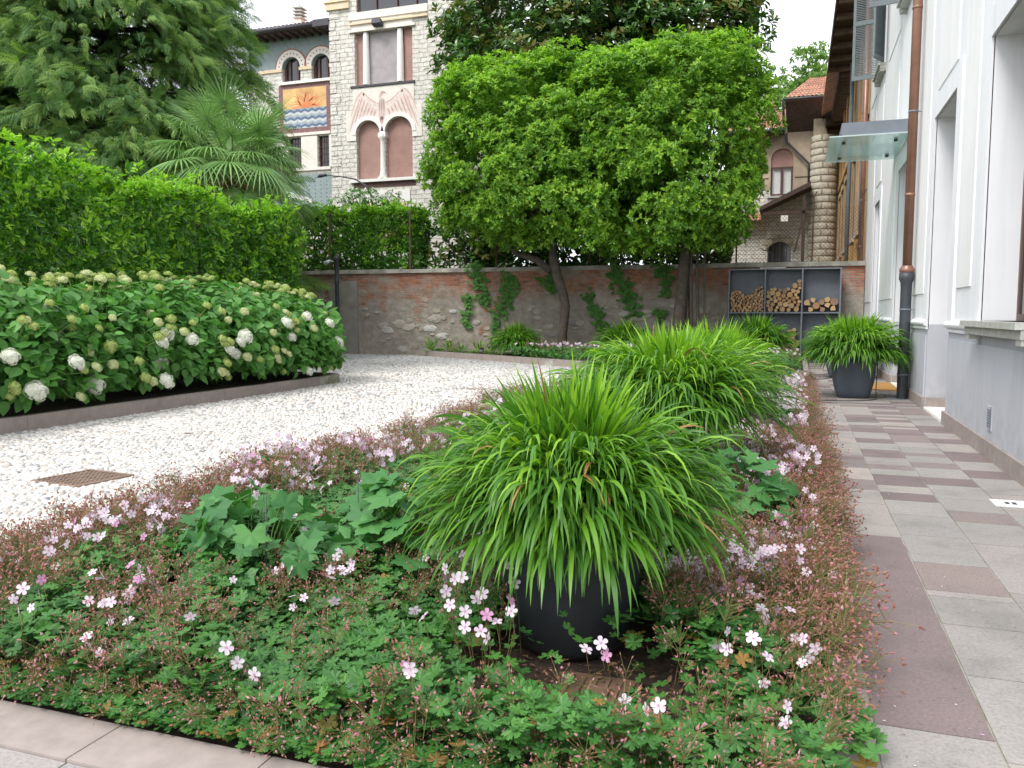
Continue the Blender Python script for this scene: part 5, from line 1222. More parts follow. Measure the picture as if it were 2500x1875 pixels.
grass_thing('tidy dome of lime grass in a tapered slate grey planter beside the downpipe',(.98,15.75,0),gm4,.74,lambda t:planter(t,.98,15.75),rz=1,scale=1.12)
grass_thing('grass in a slate grey planter half hidden behind the nearer planter',(1.02,20.4,0),gm4,.74,lambda t:planter(t,1.02,20.4),rz=2.5,scale=.95)
grass_thing('dark green grass mound at the wall, left of the curved tree trunk',(-8.45,24.75,.17),gm5,.42,scale=1.3)
grass_thing('dark green grass mound at the wall between the two tree trunks',(-4.95,24.9,.17),gm5,.42,rz=2,scale=1.45)
grass_thing('dark green grass mound in front of the firewood rack',(-1.05,24.2,.17),gm5,.5,rz=4,scale=1.6)
for i,(x,y,l) in enumerate(((-12.0,26.1,'thin grass tuft at the wall foot, farthest left of the small tufts'),(-11.25,25.9,'small grass tuft at the wall foot, second from the left'),(-10.75,25.75,'short grass tuft just right of the second tuft at the wall foot'),(-10.1,25.7,'small grass tuft just left of the low garden light'),(-9.5,25.3,'small grass tuft between the low garden light and the grass mound'))):
    grass_thing(l,(x,y,.17),gm6,.17,group=None,rz=i,scale=[1.6,1.45,1.1,1.4,1.1][i])
# ------------------------------------------------------------------ palmate leaves, flowers and seed stalks of the beds
def fan_leaf(lobes,span,rin,teeth,tw=.5,cup=.12,sharp=False):
    v=[(0,0,0)];a0=-span/2; stp=span/lobes
    for i in range(lobes):
        c=a0+stp*(i+.5); L=1-.13*abs(i-(lobes-1)/2)/((lobes-1)/2)**.9
        offs=[-.5]+([-.36,-.22,-.1,0,.1,.22,.36] if teeth==3 else ([-.3,0,.3] if not sharp else [-.3,-.16,0,.16,.3]))
        rr={-.5:rin,-.36:.86*L,-.22:.80*L,-.1:.98*L,0:.93*L,.1:.98*L,.22:.80*L,.36:.86*L} if teeth==3 else ({-.5:rin,-.3:.9*L,0:L,.3:.9*L} if not sharp else {-.5:rin,-.3:.80*L,-.16:.84*L,0:1.06*L,.16:.84*L,.3:.80*L})
        for o in offs:
            a=c+stp*o; r=rr[o]; v.append((r*math.cos(a),r*math.sin(a),cup*r*(1-abs(o)*2.2)-(.10*r*r if sharp else 0)))
    a=a0+span; v.append((rin*math.cos(a),rin*math.sin(a),0)); n=len(v)
    return np.array(v),np.array([(0,i,i+1) for i in range(1,n-1)])
G1,G1F=fan_leaf(6,rad(300),.42,3); G2,G2F=fan_leaf(6,rad(300),.5,1); AN,ANF=fan_leaf(5,rad(300),.60,1,sharp=True,cup=.10)
M['ger']=leafmat('geranium leaves',[(.04,.135,.028),(.058,.185,.034),(.09,.245,.042),(.048,.155,.034)],.48,.22,patch=(1.6,(.75,.8,.8)))
M['ger_old']=leafmat('turning geranium leaves',[(.26,.20,.04),(.28,.13,.04),(.16,.19,.03),(.20,.08,.035)],.6,.25)
M['calyx']=leafmat('brown pink seed heads',[(.30,.11,.075),(.40,.19,.13),(.22,.095,.055),(.44,.23,.20),(.32,.19,.09),(.36,.13,.12)],.7,.25,tr=(1.2,.9,.8))
M['calyx_pink']=leafmat('pink buds',[(.50,.20,.24),(.58,.30,.36),(.42,.15,.17)],.6,.3,tr=(1.1,.9,.9))
M['stalk']=leafmat('reddish green stalks',[(.15,.19,.05),(.22,.13,.06),(.12,.20,.05)],.6,.1)
M['petal']=leafmat('pale pink petals',[(.76,.66,.73),(.80,.72,.78),(.70,.53,.66),(.80,.76,.79)],.6,.35,tr=(1,.95,1))
M['petal_pink']=leafmat('pink petals',[(.72,.38,.58),(.62,.30,.50)],.6,.35,tr=(1,.9,1))
M['anem']=leafmat('large soft anemone leaves',[(.045,.16,.045),(.065,.21,.055),(.10,.27,.07)],.55,.3)
def cluster(seed,nb,tube_n=3):
    """seed stalk: one stem, side stems, pointed calyces"""
    r=random.Random(seed); mb=MB(); top=Vector((r.uniform(-.12,.12),r.uniform(-.12,.12),.72)); mb.tube([(0,0,0),tuple(top*.6+Vector((.02,0,0))),tuple(top)],[.006,.005,.005],tube_n,m=0,cap=False)
    for k in range(nb):
        a=r.uniform(0,6.28); s=top*r.uniform(.6,1.0); e=s+Vector((math.cos(a)*r.uniform(.06,.26),math.sin(a)*r.uniform(.06,.26),r.uniform(.04,.30)))
        mb.tube([tuple(s),tuple(e)],[.004,.003],3,m=0,cap=False)
        d=Vector((math.cos(a)*.5,math.sin(a)*.5,r.uniform(-.3,1))).normalized(); L=r.uniform(.032,.058); w=L*.38; x=d.orthogonal().normalized(); y=d.cross(x); m=1 if r.random()<.68 else 2
        c=e+d*L*.35; mb.add([e,c+x*w,c+y*w,c-x*w,c-y*w,e+d*L*r.uniform(1.0,1.9)],[(0,1,2),(0,2,3),(0,3,4),(0,4,1),(5,2,1),(5,3,2),(5,4,3),(5,1,4)],m)
    return np.array([tuple(v) for v in mb.v]),mb.f,mb.m
def tri_split(v,f,m):
    F=[];Mi=[]
    for q,k in zip(f,m):
        for i in range(1,len(q)-1): F.append((q[0],q[i],q[i+1])); Mi.append(k)
    return v,np.array(F),np.array(Mi)
CLN=[tri_split(*cluster(s,15)) for s in range(6)]; CLF=[tri_split(*cluster(s+20,8)) for s in range(4)]
pv=[(0,0,0)];pf=[];pm=[]
pv=[];pf=[];pm=[]
for k in range(5):
    a=2*math.pi*k/5; c,s=math.cos(a),math.sin(a); b=len(pv)
    for u,w,z in ((.06,.03,0),(.35,.24,.06),(.72,.34,.10),(.95,.24,.08),(1.02,0,.05),(.95,-.24,.08),(.72,-.34,.10),(.35,-.24,.06),(.06,-.03,0)): pv.append((u*c-w*s,u*s+w*c,z+.004*k))
    pf+=[(b,b+i,b+i+1) for i in range(1,8)]; pm+=[0]*7
for k in range(5):
    a=2*math.pi*(k)/5; b=len(pv); c,s=math.cos(a),math.sin(a)
    for u,w,z in ((.02,.05,.03),(.34,0,.09),(.02,-.05,.03)): pv.append((u*c-w*s,u*s+w*c,z+.03))
    pf.append((b,b+1,b+2)); pm.append(1)
for k in range(4):
    a=1.57*k; b=len(pv); pv+=[(.05*math.cos(a),.05*math.sin(a),.02),(.05*math.cos(a+1),.05*math.sin(a+1),.02),(.12*math.cos(a),.12*math.sin(a),.42)]; pf.append((b,b+1,b+2)); pm.append(1)
PT,PF,PMI=np.array(pv,float),np.array(pf),np.array(pm)
def hgt(x,y): return (1-.68*np.exp(-((x+.55)/.5)**2-((y-2.78)/.38)**2))*(.235+.06*np.sin(x*3.1+y*1.3)+.055*np.sin(y*2.3-x*2)+.05*np.sin(x*8+y*5))
POTS=[(-.93,3.50,.42),(-.93,6.6,.4),(-.88,9.5,.4)]
def in_bed(x,y,m=0): return (y>2.26+m)&(y<17.4)&(x<.15-m)&(x>np.array([near_left(v) if v<17.2 else -1 for v in y])+m)
def bare(x,y): return np.exp(-(((x+.76)/.62)**2+((y-2.98)/.42)**2)**2)
def edge_d(x,y): nl=np.array([near_left(v) for v in y]); return np.minimum(x-nl,.2-x)
def nz(x,y,s=1.,k=0): return .5+.5*(np.sin(x*2.7*s+k)*np.cos(y*2.1*s+k*2)+.6*np.sin((x+y)*4.3*s+k)+.4*np.cos((x-y)*7*s+k))/1.6
def stalk_p(x,y):
    e=edge_d(x,y); p=np.where(e<.75,.75,.10+.7*(nz(x,y,1.3,1)>.60)); p=np.where((y<2.75)&(x>-1.7),p*.6,p); p=np.where((x>-.45)&(x<-.05)&(y<3.7),.25,p)
    return p*(1-.95*bare(x,y))
def place(n,x0,x1,y0,y1,pf,extra=0):
    x=rng.uniform(x0,x1,n); y=rng.uniform(y0,y1,n); k=in_bed(x,y,extra)&(rng.random(n)<pf(x,y))
    for (px,py,pr) in POTS: k&=((x-px)**2+(y-py)**2>(pr-.08)**2)
    return x[k],y[k]
def leaf_p(x,y): return np.clip(1-.97*bare(x,y),0,1)*np.where(edge_d(x,y)<.25,.7,1)*np.where(nz(x,y,2.2,2)<.22,.25,1)
parts=[]
for (n,y0,y1,sz,T_,TF_) in ((26000,2.2,5.2,.040,G1,G1F),(20000,5.2,9.5,.036,G2,G2F),(16000,9.5,17.4,.046,G2,G2F)):
    x,y=place(n,-4.1,.17,y0,y1,leaf_p); k=len(x); u=rng.random(k)**.45; z=hgt(x,y)*u+.03
    over=(x>-.02)&(y>2.6)&(nz(x*0,y,2,1)>.4); x=np.where(over,x+rng.uniform(0,.16,k),x); z=np.where(over,np.maximum(z*.8,.06),z)
    nr=np.column_stack([rng.normal(scale=.38,size=k),rng.normal(scale=.38,size=k)-.15,np.ones(k)]); d=rdir(k)*np.array([1,1,.2])
    old=(rng.random(k)<np.where(u<.55,.16,.012)).astype(int)
    s=sz*rng.uniform(.6,1.25,k); parts.append(scatter(T_,TF_,np.column_stack([x,y,z]),frames(d,nr),s,mi=old))
n=3000; x=rng.uniform(-4.0,.1,n); y=2.23+rng.exponential(.09,n); k=(x<-1.0)|(rng.random(n)<.5); x,y=x[k],y[k]; n=len(x)
nr=np.column_stack([rng.normal(scale=.3,size=n),rng.normal(scale=.3,size=n)-.35,np.ones(n)]); parts.append(scatter(G1,G1F,np.column_stack([x,y-.02,.05+rng.random(n)*(.03+.25*(y-2.2))]),frames(rdir(n)*np.array([1,1,.2]),nr),.034*rng.uniform(.6,1.2,n),mi=(rng.random(n)<.06).astype(int)))
V,F,mi=join(parts); me=np_mesh('geranium_leaves',V,F,mi); props(link_mesh('geranium_leaves',me,[M['ger'],M['ger_old']]),'dense carpet of lobed green geranium leaves filling the near bed','ground cover',kind='stuff')
k=420; y=rng.uniform(2.4,17,k); x=.3+rng.exponential(.16,k); ok=x<1.85; x,y=x[ok],y[ok]; k=len(x)
V,F,mi=scatter(LEAF,LEAF_F,np.column_stack([x,y,rng.uniform(.015,.02,k)]),frames(rdir(k)*np.array([1,1,.06]),np.column_stack([rng.normal(scale=.2,size=(k,2)),np.ones(k)])),rng.uniform(.006,.016,k),mi=(rng.random(k)<.5).astype(int))
M['litter']=leafmat('dry litter',[(.16,.08,.04),(.24,.13,.07),(.10,.055,.03),(.30,.17,.08)],.9,.0)
me=np_mesh('fallen_petals',V,F,mi); props(link_mesh('fallen_petals',me,[M['petal'],M['litter']]),'tiny fallen petals and bits along the bed side of the pavement','litter',kind='stuff')
parts=[]
def stalks(n,x0,x1,y0,y1,pf,sc,CL,zoff=0,lean=.0,extra=-.0):
    x,y=place(n,x0,x1,y0,y1,pf); k=len(x); z=np.maximum(hgt(x,y)*.55,.05)+zoff
    e=edge_d(x,y); ox=np.where(x>-.6,np.clip(.55-(.17-x),0,.55),-np.clip(.5-(x+4.0),0,.5))*1.1
    up=unit(np.column_stack([ox+rng.normal(scale=.22,size=k),rng.normal(scale=.22,size=k)-np.where(y<2.5,.5,.05),np.ones(k)]))
    R=frames(np.cross(up,rdir(k)),up); s=sc*rng.uniform(.7,1.2,k); w=rng.integers(0,len(CL),k)
    for i,(v,f,m) in enumerate(CL):
        q=w==i; parts.append(scatter(v,f,np.column_stack([x,y,z])[q],R[q],s[q],tmi=m))
stalks(3300,-4.0,.16,2.25,4.6,stalk_p,.22,CLN)
stalks(420,-4.05,-3.4,2.25,5.0,lambda x,y:np.full(len(x),.9),.29,CLN,.02)
stalks(2300,-4.1,.16,4.6,9,stalk_p,.25,CLN)
stalks(420,-4.1,-3.4,5,12,lambda x,y:np.full(len(x),.9),.30,CLN)
def spill(n,x0,x1,y0,y1,dx,sc,CL):
    x=rng.uniform(x0,x1,n); y=rng.uniform(y0,y1,n); k=rng.random(n)<np.clip(nz(x*0,y,1.6,3)*1.5-.15,.12,1); x,y=x[k],y[k]; n=len(x); z=rng.uniform(.05,.22,n)
    up=unit(np.column_stack([dx*rng.uniform(.5,1.4,n),rng.normal(scale=.35,size=n)-.1,rng.uniform(.35,1.0,n)])); R=frames(np.cross(up,rdir(n)),up); s=sc*rng.uniform(.7,1.25,n); w=rng.integers(0,len(CL),n)
    for i,(v,f,m) in enumerate(CL):
        q=w==i; parts.append(scatter(v,f,np.column_stack([x,y,z])[q],R[q],s[q],tmi=m))
spill(800,-.12,.16,2.9,9,1,.30,CLN); spill(600,-.12,.16,9,17,1,.32,CLF); spill(420,-3.95,-3.6,2.4,7,-1,.30,CLN)
x=rng.uniform(-4,.1,260); n=len(x); up=unit(np.column_stack([rng.normal(scale=.5,size=n),-rng.uniform(.3,1.2,n),rng.uniform(.4,1,n)])); parts.append(scatter(*CLN[1][:2],np.column_stack([x,rng.uniform(2.25,2.5,n),rng.uniform(.03,.12,n)]),frames(np.cross(up,rdir(n)),up),rng.uniform(.12,.24,n),tmi=CLN[1][2]))
stalks(700,-.45,.16,3.2,9,lambda x,y:np.full(len(x),.85),.28,CLN)
stalks(2600,-4.1,.16,9,17,stalk_p,.30,CLF)
V,F,mi=join(parts); me=np_mesh('geranium_seed_stalks',V,F,mi); props(link_mesh('geranium_seed_stalks',me,[M['stalk'],M['calyx'],M['calyx_pink']]),'haze of brown pink geranium seed stalks over the near bed','ground cover',kind='stuff')
parts=[];sb=MB()
def flowers(P,nr,s):
    k=len(P); R=frames(rdir(k),nr); pink=rng.random(k)<.07
    for q,mm in ((~pink,0),(pink,2)):
        m=np.where(PMI==0,mm,1); parts.append(scatter(PT,PF,P[q],R[q],s[q],tmi=m))
def fl_p(x,y): return stalk_p(x,y)*(nz(x,y,2,4)>.45)
for (n,y0,y1,x0,x1,sz,pp) in ((2200,2.25,4.6,-4,.16,.0235,.42),(1900,4.6,9,-4,.16,.024,.6),(1400,9,17,-4,.16,.026,.8),(1100,3.6,9,-.6,.14,.024,.9),(1100,9,16,-.6,.14,.028,.95),(700,2.6,8,-4,-3.4,.0235,.8)):
    x,y=place(n//2,x0,x1,y0,y1,lambda a,b:fl_p(a,b)*pp*1.6); rp=rng.integers(1,4,len(x)); x=np.repeat(x,rp); y=np.repeat(y,rp); x=x+rng.normal(scale=.035,size=len(x)); y=y+rng.normal(scale=.035,size=len(y)); k=len(x); P=np.column_stack([x,y,hgt(x,y)*1.0+rng.uniform(.03,.15,k)])
    nr=unit(np.column_stack([rng.normal(scale=.45,size=k)+.1,rng.normal(scale=.4,size=k)-.75,rng.uniform(.1,.9,k)])); flowers(P,nr,sz*rng.uniform(.8,1.2,k))
    for p in P[P[:,1]<5.5]: sb.tube([(p[0]+random.uniform(-.04,.04),p[1]+.03,.05),(p[0]+.01,p[1]+.02,p[2]*.7),tuple(p-np.array([0,-.004,.006]))],.0017,3,cap=False)
# the bright group in front of the black pot
cl=np.array([(-1.25,2.93,.43),(-1.22,2.9,.39),(-1.17,2.93,.36),(-1.13,2.95,.41),(-1.1,2.93,.44),(-1.07,2.9,.37),(-1.04,2.92,.34),(-1.36,2.88,.36),(-1.32,2.88,.34),(-1.29,3.02,.49),(-1.01,3.0,.40),(-1.0,2.98,.365),(-1.15,2.88,.32),(-1.08,2.86,.32),(-1.05,3.1,.50),(-.62,2.85,.34),(-.60,2.85,.30),(-.67,2.83,.32),(-1.24,3.0,.46),(-1.2,2.97,.48)])
cl[:,1]-=.10
nr=unit(np.column_stack([rng.normal(scale=.3,size=len(cl)),np.full(len(cl),-1.),rng.uniform(.1,.6,len(cl))])); flowers(cl,nr,np.full(len(cl),.026))
for p in cl: sb.tube([(p[0]*.6-.45,p[1]+.06,.1),(p[0]+.01,p[1]+.02,p[2]*.7),tuple(p)],.0018,3,cap=False)
fs=np.array([f if len(f)==3 else f for f in []]) if False else None
V,F,mi=join(parts); me=np_mesh('geranium_flowers',V,F,mi)
fo=props(link_mesh('geranium_flowers',me,[M['petal'],M['petal_pink'],M['petal_pink']]),'scattered pale pink geranium flowers over the near bed','ground cover',kind='stuff')
sb.build('flower_stems',M['stalk'],fo,fix=False)
# far bed
parts=[];pfl=[];pst=[]
def far_ok(x,y): return (y>np.array([far_y(v) for v in x])+.16)&(x<.12)&(y<25.4)
n=9000; x=rng.uniform(-8.7,.1,n); y=rng.uniform(19.5,25.2,n); k=far_ok(x,y)&((y<np.array([far_y(v) for v in x])+3.2))&((x+1.05)**2+(y-24.2)**2>.5)&~((x<-8.3)&(y>24)); x,y=x[k],y[k]; k=len(x)
z=.17+(.25+.07*np.sin(x*4+y*3))*rng.random(k)**.5
nr=np.column_stack([rng.normal(scale=.4,size=k),rng.normal(scale=.4,size=k)-.3,np.ones(k)]); V,F,mi=scatter(G2,G2F,np.column_stack([x,y,z]),frames(rdir(k),nr),.058*rng.uniform(.7,1.2,k))
me=np_mesh('geranium_leaves',V,F,mi); props(link_mesh('geranium_leaves',me,[M['ger']]),'low geranium leaves filling the raised bed along the old wall','ground cover',kind='stuff')
parts=[]
q=rng.random(k)<.10; P=np.column_stack([x,y,z+.10])[q]; s=.28*rng.uniform(.7,1.2,len(P)); up=unit(np.column_stack([rng.normal(scale=.2,size=len(P)),rng.normal(scale=.2,size=len(P)),np.ones(len(P))]))
v,f,m=CLF[0]; V,F,mi=scatter(v,f,P-np.array([0,0,.1]),frames(np.cross(up,rdir(len(P))),up),s,tmi=m); me=np_mesh('geranium_seed_stalks',V,F,mi); props(link_mesh('geranium_seed_stalks',me,[M['stalk'],M['calyx'],M['calyx_pink']]),'brown seed stalks above the raised bed along the old wall','ground cover',kind='stuff')
q=(rng.random(k)<.065); P=np.column_stack([x,y,z*.3+.17+.30])[q]; nn=len(P); nr=unit(np.column_stack([rng.normal(scale=.4,size=nn),rng.normal(scale=.4,size=nn)-.9,rng.uniform(.2,.8,nn)])); flowers(P,nr,.036*rng.uniform(.8,1.25,nn))
V,F,mi=join(parts); me=np_mesh('geranium_flowers',V,F,mi); props(link_mesh('geranium_flowers',me,[M['petal'],M['petal_pink'],M['petal_pink']]),'white geranium flowers dotting the raised bed along the old wall','ground cover',kind='stuff')
# leaf litter on the bare soil
k=1500; x=rng.normal(-.7,.75,k); y=rng.normal(3.0,.5,k); ok=in_bed(x,y); x,y=x[ok],y[ok]; k=len(x)
M['litter']=leafmat('dry litter',[(.16,.08,.04),(.24,.13,.07),(.10,.055,.03),(.30,.17,.08)],.9,.0)
V,F,mi=scatter(LEAF,LEAF_F,np.column_stack([x,y,rng.uniform(.008,.03,k)]),frames(rdir(k)*np.array([1,1,.25]),np.column_stack([rng.normal(scale=.4,size=(k,2)),np.ones(k)])),rng.uniform(.012,.04,k))
me=np_mesh('leaf_litter',V,F,mi); props(link_mesh('leaf_litter',me,[M['litter']]),'dry brown leaf litter on the bare soil round the foreground pot','litter',kind='stuff')
# broad leafed anemones
def anemone(x,y,r,h,n,label,seed,sz=.13):
    g=np.random.default_rng(seed); t=thing('anemone_plant',label,'leafy plant',(x,y,0)); q=np.sqrt(g.random(n))*r; a=g.uniform(0,6.283,n)
    P=np.column_stack([x+q*np.cos(a),y+q*np.sin(a),h*(1-.55*(q/r)**2)*g.uniform(.62,1.0,n)]); o=np.column_stack([np.cos(a),np.sin(a),np.full(n,-.25)])+g.normal(scale=.4,size=(n,3))
    nr=np.column_stack([np.cos(a)*.45,np.sin(a)*.45-.15,np.ones(n)])+g.normal(scale=.32,size=(n,3)); foliage('leaves',[scatter(AN,ANF,P,frames(o,nr),sz*g.uniform(.6,1.15,n))],[M['anem']],t)
    mb=MB()
    for p in P: mb.tube([(x+(p[0]-x)*.3,y+(p[1]-y)*.3,.0),(x+(p[0]-x)*.7,y+(p[1]-y)*.7,p[2]*.7),tuple(p)],[.004,.0035,.0025],5,cap=False)
    mb.build('stems',M['stem'],t)
anemone(-2.66,3.5,.46,.64,110,'leafy anemone clump with large maple like leaves in the near left part of the bed',1,.105)
anemone(-2.05,4.15,.50,.64,110,'leafy anemone clump directly left of the foreground grass mop',2,.125)
anemone(-3.0,3.95,.36,.46,40,'lower leafy clump behind the near left anemone, beside the seed stalks',3,.12)
anemone(-.40,5.45,.50,.66,100,'leafy anemone clump right of the foreground grass mop',4,.12)
anemone(-.78,5.15,.34,.64,50,'leafy anemone clump just in front of the second grass mop',5,.12)
anemone(-2.75,10.3,.55,.55,34,'distant leafy anemone clump between the gravel drive and the third grass mop',6,.13)
anemone(-2.35,8.0,.5,.5,30,'leafy anemone clump in the middle of the bed, left of the second grass mop',7,.12)
# ------------------------------------------------------------------ firewood rack and logs
r0=thing('firewood_rack','grey steel rack of six compartments for firewood against the old wall','firewood rack',(-.38,26.5,0))
XS=[-2.0,-.93,.14,1.21]; mb=MB()
for x in XS: mb.box(x-.022,x+.022,26.3,26.66,.05,2.86)
for z in (.05,1.5,2.82):
    for a,b_ in zip(XS,XS[1:]): mb.box(a+.023,b_-.023,26.302,26.66,z,z+.04)
mb.build('frame',M['grey_steel'],r0); mb=MB(); mb.box(-1.98,1.19,26.665,26.68,.06,2.85); mb.build('back_panel',M['steel_panel'],r0)
mb=MB(); mb.box(-1.1,-.35,26.28,26.62,2.862,2.885); mb.build('cover_sheet',M['whitestone'],r0)
mb=MB()
for x in (-1.9,-.95,.15,1.1): mb.box(x,x+.08,26.35,26.6,.015,.049)
mb.split('foot',M['grey_steel'],r0)
def cutmat(name,c):
    m,t,b=newmat(name); oi=N(t,'ObjectInfo'); base=ramp(t,oi.outputs['Random'],[(0,c[0]),(.5,c[1]),(1,c[2])],'CONSTANT' if False else 'LINEAR')
    w=N(t,'TexWave',wave_type='RINGS',rings_direction='Y'); w.inputs['Scale'].default_value=9; w.inputs['Distortion'].default_value=2; t.links.new(obco(t),w.inputs['Vector'])
    t.links.new(mixc(t,1.0,base,ramp(t,w.outputs['Fac'],[(0,(.78,.74,.7)),(1,(1.1,1.08,1.05))]),'MULTIPLY'),b.inputs['Base Color']); b.inputs['Roughness'].default_value=.85; return m
M['cut']=cutmat('sawn log ends',[(.33,.18,.085),(.56,.38,.20),(.27,.17,.11)]); M['logbark']=plain('log bark',(.10,.065,.045),.95,.4,9,bmp=.8)
def log_mesh(kind,seed):
    r=random.Random(seed); n=14; mb=MB()
    if kind=='round': pts=[(math.cos(2*math.pi*i/n)*r.uniform(.93,1.0),math.sin(2*math.pi*i/n)*r.uniform(.93,1.0)) for i in range(n)]
    else: pts=[(0,-.85)]+[(math.cos(a)*r.uniform(.9,1),math.sin(a)*r.uniform(.85,1)) for a in [rad(15+150*i/7) for i in range(8)]]
    k=len(pts); y1=.32
    mb.add([(x*1,0,z) for x,z in pts]+[(x*.97,y1,z*.97) for x,z in pts],[tuple(range(k))],1); mb.add([(x*.97,y1,z*.97) for x,z in pts],[tuple(range(k-1,-1,-1))],1)
    mb.add([(x,0,z) for x,z in pts]+[(x*.97,y1,z*.97) for x,z in pts],[(i,(i+1)%k,k+(i+1)%k,k+i) for i in range(k)],0,True)
    me=bpy.data.meshes.new('log'); me.from_pydata(mb.v,[],mb.f); me.polygons.foreach_set('material_index',mb.m); bm=bmesh.new(); bm.from_mesh(me); bmesh.ops.remove_doubles(bm,verts=bm.verts,dist=1e-5); bmesh.ops.recalc_face_normals(bm,faces=bm.faces); bm.to_mesh(me); bm.free()
    me.materials.append(M['logbark']); me.materials.append(M['cut']); return me
LR=[log_mesh('round',i) for i in range(4)]; LS=[log_mesh('split',i+9) for i in range(4)]
def pile(x0,x1,z0,n,rr,prof,kind,label,group,seed):
    r=random.Random(seed); put=[]; fails=0; obs=[]
    while len(put)<n and fails<60:
        R_=r.uniform(*rr); best=None
        for c in range(26):
            x=r.uniform(x0+R_,x1-R_); z=z0+R_
            for (px,pz,pr) in put:
                dx=abs(x-px); s=(R_+pr)*.97
                if dx<s: z=max(z,pz+math.sqrt(s*s-dx*dx))
            if z+R_<z0+prof((x-x0)/(x1-x0)) and (best is None or z<best[1]): best=(x,z)
        if best is None: fails+=1; continue
        put.append((best[0],best[1],R_)); me=r.choice(LR if (kind=='round' or r.random()<.15) else LS)
        o=bpy.data.objects.new('log' if me in LR else 'split_log',me); C.objects.link(o); o.location=(best[0],26.34+r.uniform(-.02,.03),best[1]); o.scale=(R_,.95,R_*r.uniform(.92,1.05)); o.rotation_euler=(0,r.uniform(0,6.28),r.uniform(-.05,.05)); props(o,label,'firewood log',group); obs.append(o)
    if seed>1:
        W_=['first','second','third','fourth','fifth','sixth','seventh','eighth','ninth','tenth','eleventh','twelfth','thirteenth','fourteenth']; dz=(rr[0]+rr[1])*.93; rows={}
        for o in obs: rows.setdefault(int((o.location.z-z0-rr[0]*.6)/dz),[]).append(o)
        for i,k in enumerate(sorted(rows)):
            for j,o in enumerate(sorted(rows[k],key=lambda q:q.location.x)): o['label']='%s log from left, row %s from bottom, %s'%(W_[j],W_[i],label)
pile(-1.97,-.96,1.543,92,(.028,.058),lambda u:.55+.1*math.sin(u*9)+.16*u,'round','thin round log in the upper left compartment of the firewood rack','thin logs in the upper left compartment',1)
pile(-.90,.115,1.543,60,(.042,.088),lambda u:.62+.34*u+.06*math.sin(u*8),'round','upper middle compartment','round logs in the upper middle compartment',2)
pile(.165,1.185,1.543,20,(.085,.115),lambda u:.46,'split','upper right compartment with split wood','split logs in the upper right compartment',3)
pile(-.90,.115,.093,42,(.06,.105),lambda u:.35+.62*min(1,u*1.5)-(.2 if u>.85 else 0),'round','lower middle compartment','logs in the lower middle compartment',4)
pile(.165,1.185,.093,14,(.08,.115),lambda u:.42,'split','lower right compartment behind the planter','logs in the lower right compartment',5)
# ------------------------------------------------------------------ lamp post, covers, cables and small things
t=thing('lamp_post','dark iron post with a small silver spotlight near the left end of the old wall','lamp post',(-15.7,26.05,0))
mb=MB(); mb.lathe([(.10,.012),(.10,.25),(.075,.3),(.068,2.55),(.085,2.58),(.085,2.7),(.078,2.72),(.078,3.42),(.11,3.44),(.11,3.5),(.05,3.54),(.045,3.6),(.001,3.66)],(-15.7,26.05,0),16); mb.build('post',M['black_iron'],t)
M['silver']=plain('silver spotlight',(.55,.57,.6),.35,.05,metal=.3); mb=MB(); mb.tube([(-15.78,26.0,3.36),(-15.92,25.95,3.38)],.02,8); mb.tube([(-15.88,25.95,3.40),(-15.98,25.92,3.34),(-16.1,25.88,3.27)],[.03,.065,.075],12); mb.build('spotlight',M['silver'],t)
t=thing('arched_lamp_arm','thin dark metal arm arching over the back hedge in front of the stone tower','lamp arm',(-16.85,31,0))
mb=MB(); mb.tube([(-16.8,31,0),(-16.82,31,5.2),(-16.95,31,6.4),(-17.25,31,6.85),(-17.7,31,7.12),(-18.3,31,7.25),(-19.2,31,7.38)],[.06,.05,.045,.04,.035,.03,.02],8); mb.build('arm',M['gutter'],t); mb=MB(); mb.tube([(-19.1,31,7.37),(-19.4,31,7.36),(-19.55,31,7.30)],[.05,.09,.03],8); mb.build('lamp_head',M['gutter'],t)
def grate(name,label,cx,cy,hs,ang,n,mat,cat='drain cover'):
    t=thing(name,label,cat,(cx,cy,0),rz=ang); mb=MB(); fr=.03
    for a,b_,c,d in ((-hs,hs,-hs,-hs+fr),(-hs,hs,hs-fr,hs),(-hs,-hs+fr,-hs+fr,hs-fr),(hs-fr,hs,-hs+fr,hs-fr)): mb.box(a,b_,c,d,-.02,.016)
    o=MB(); w=(2*hs-2*fr)/n
    for k in range(1,n): v=-hs+fr+k*w; o.box(v-.006,v+.006,-hs+fr,hs-fr,-.015,.012); o.box(-hs+fr,hs-fr,v-.006,v+.006,-.016,.011)
    f=link_mesh('frame',bpy.data.meshes.new('frame'),mat,t); f.data.from_pydata(mb.v,[],mb.f); f.data.update()
    f=link_mesh('grid',bpy.data.meshes.new('grid'),mat,t); f.data.from_pydata(o.v,[],o.f); f.data.update()
    p=MB(); p.box(-hs+.01,hs-.01,-hs+.01,hs-.01,-.03,.003); f=link_mesh('pit',bpy.data.meshes.new('pit'),M['soil'],t); f.data.from_pydata(p.v,[],p.f); f.data.update()
M['rustgrate']=plain('rusty brown grate',(.24,.17,.13),.85,.2,9)
grate('drain_grate','square rusty drain grate set in the white cobbles at the left',-6.09,5.67,.30,-.12,11,M['rustgrate'])
t=props(MB().build('x',M['soil']),None) if False else None
mb=MB(); mb.box(-6.3,-5.7,14.85,15.15,-.01,.015); mb.box(-6.24,-5.76,14.9,15.1,.0151,.02); props(mb.build('drain_cover',M['kerb'],loc=(-6,15,0)),'small reddish stone cover set in the cobbles farther up the drive','drain cover')
mb=MB(); mb.box(-.86,-.54,2.82,3.18,.006,.022,0)
for k in range(6): mb.box(-.83+k*.05,-.815+k*.05,2.85,3.15,.0221,.03,0)
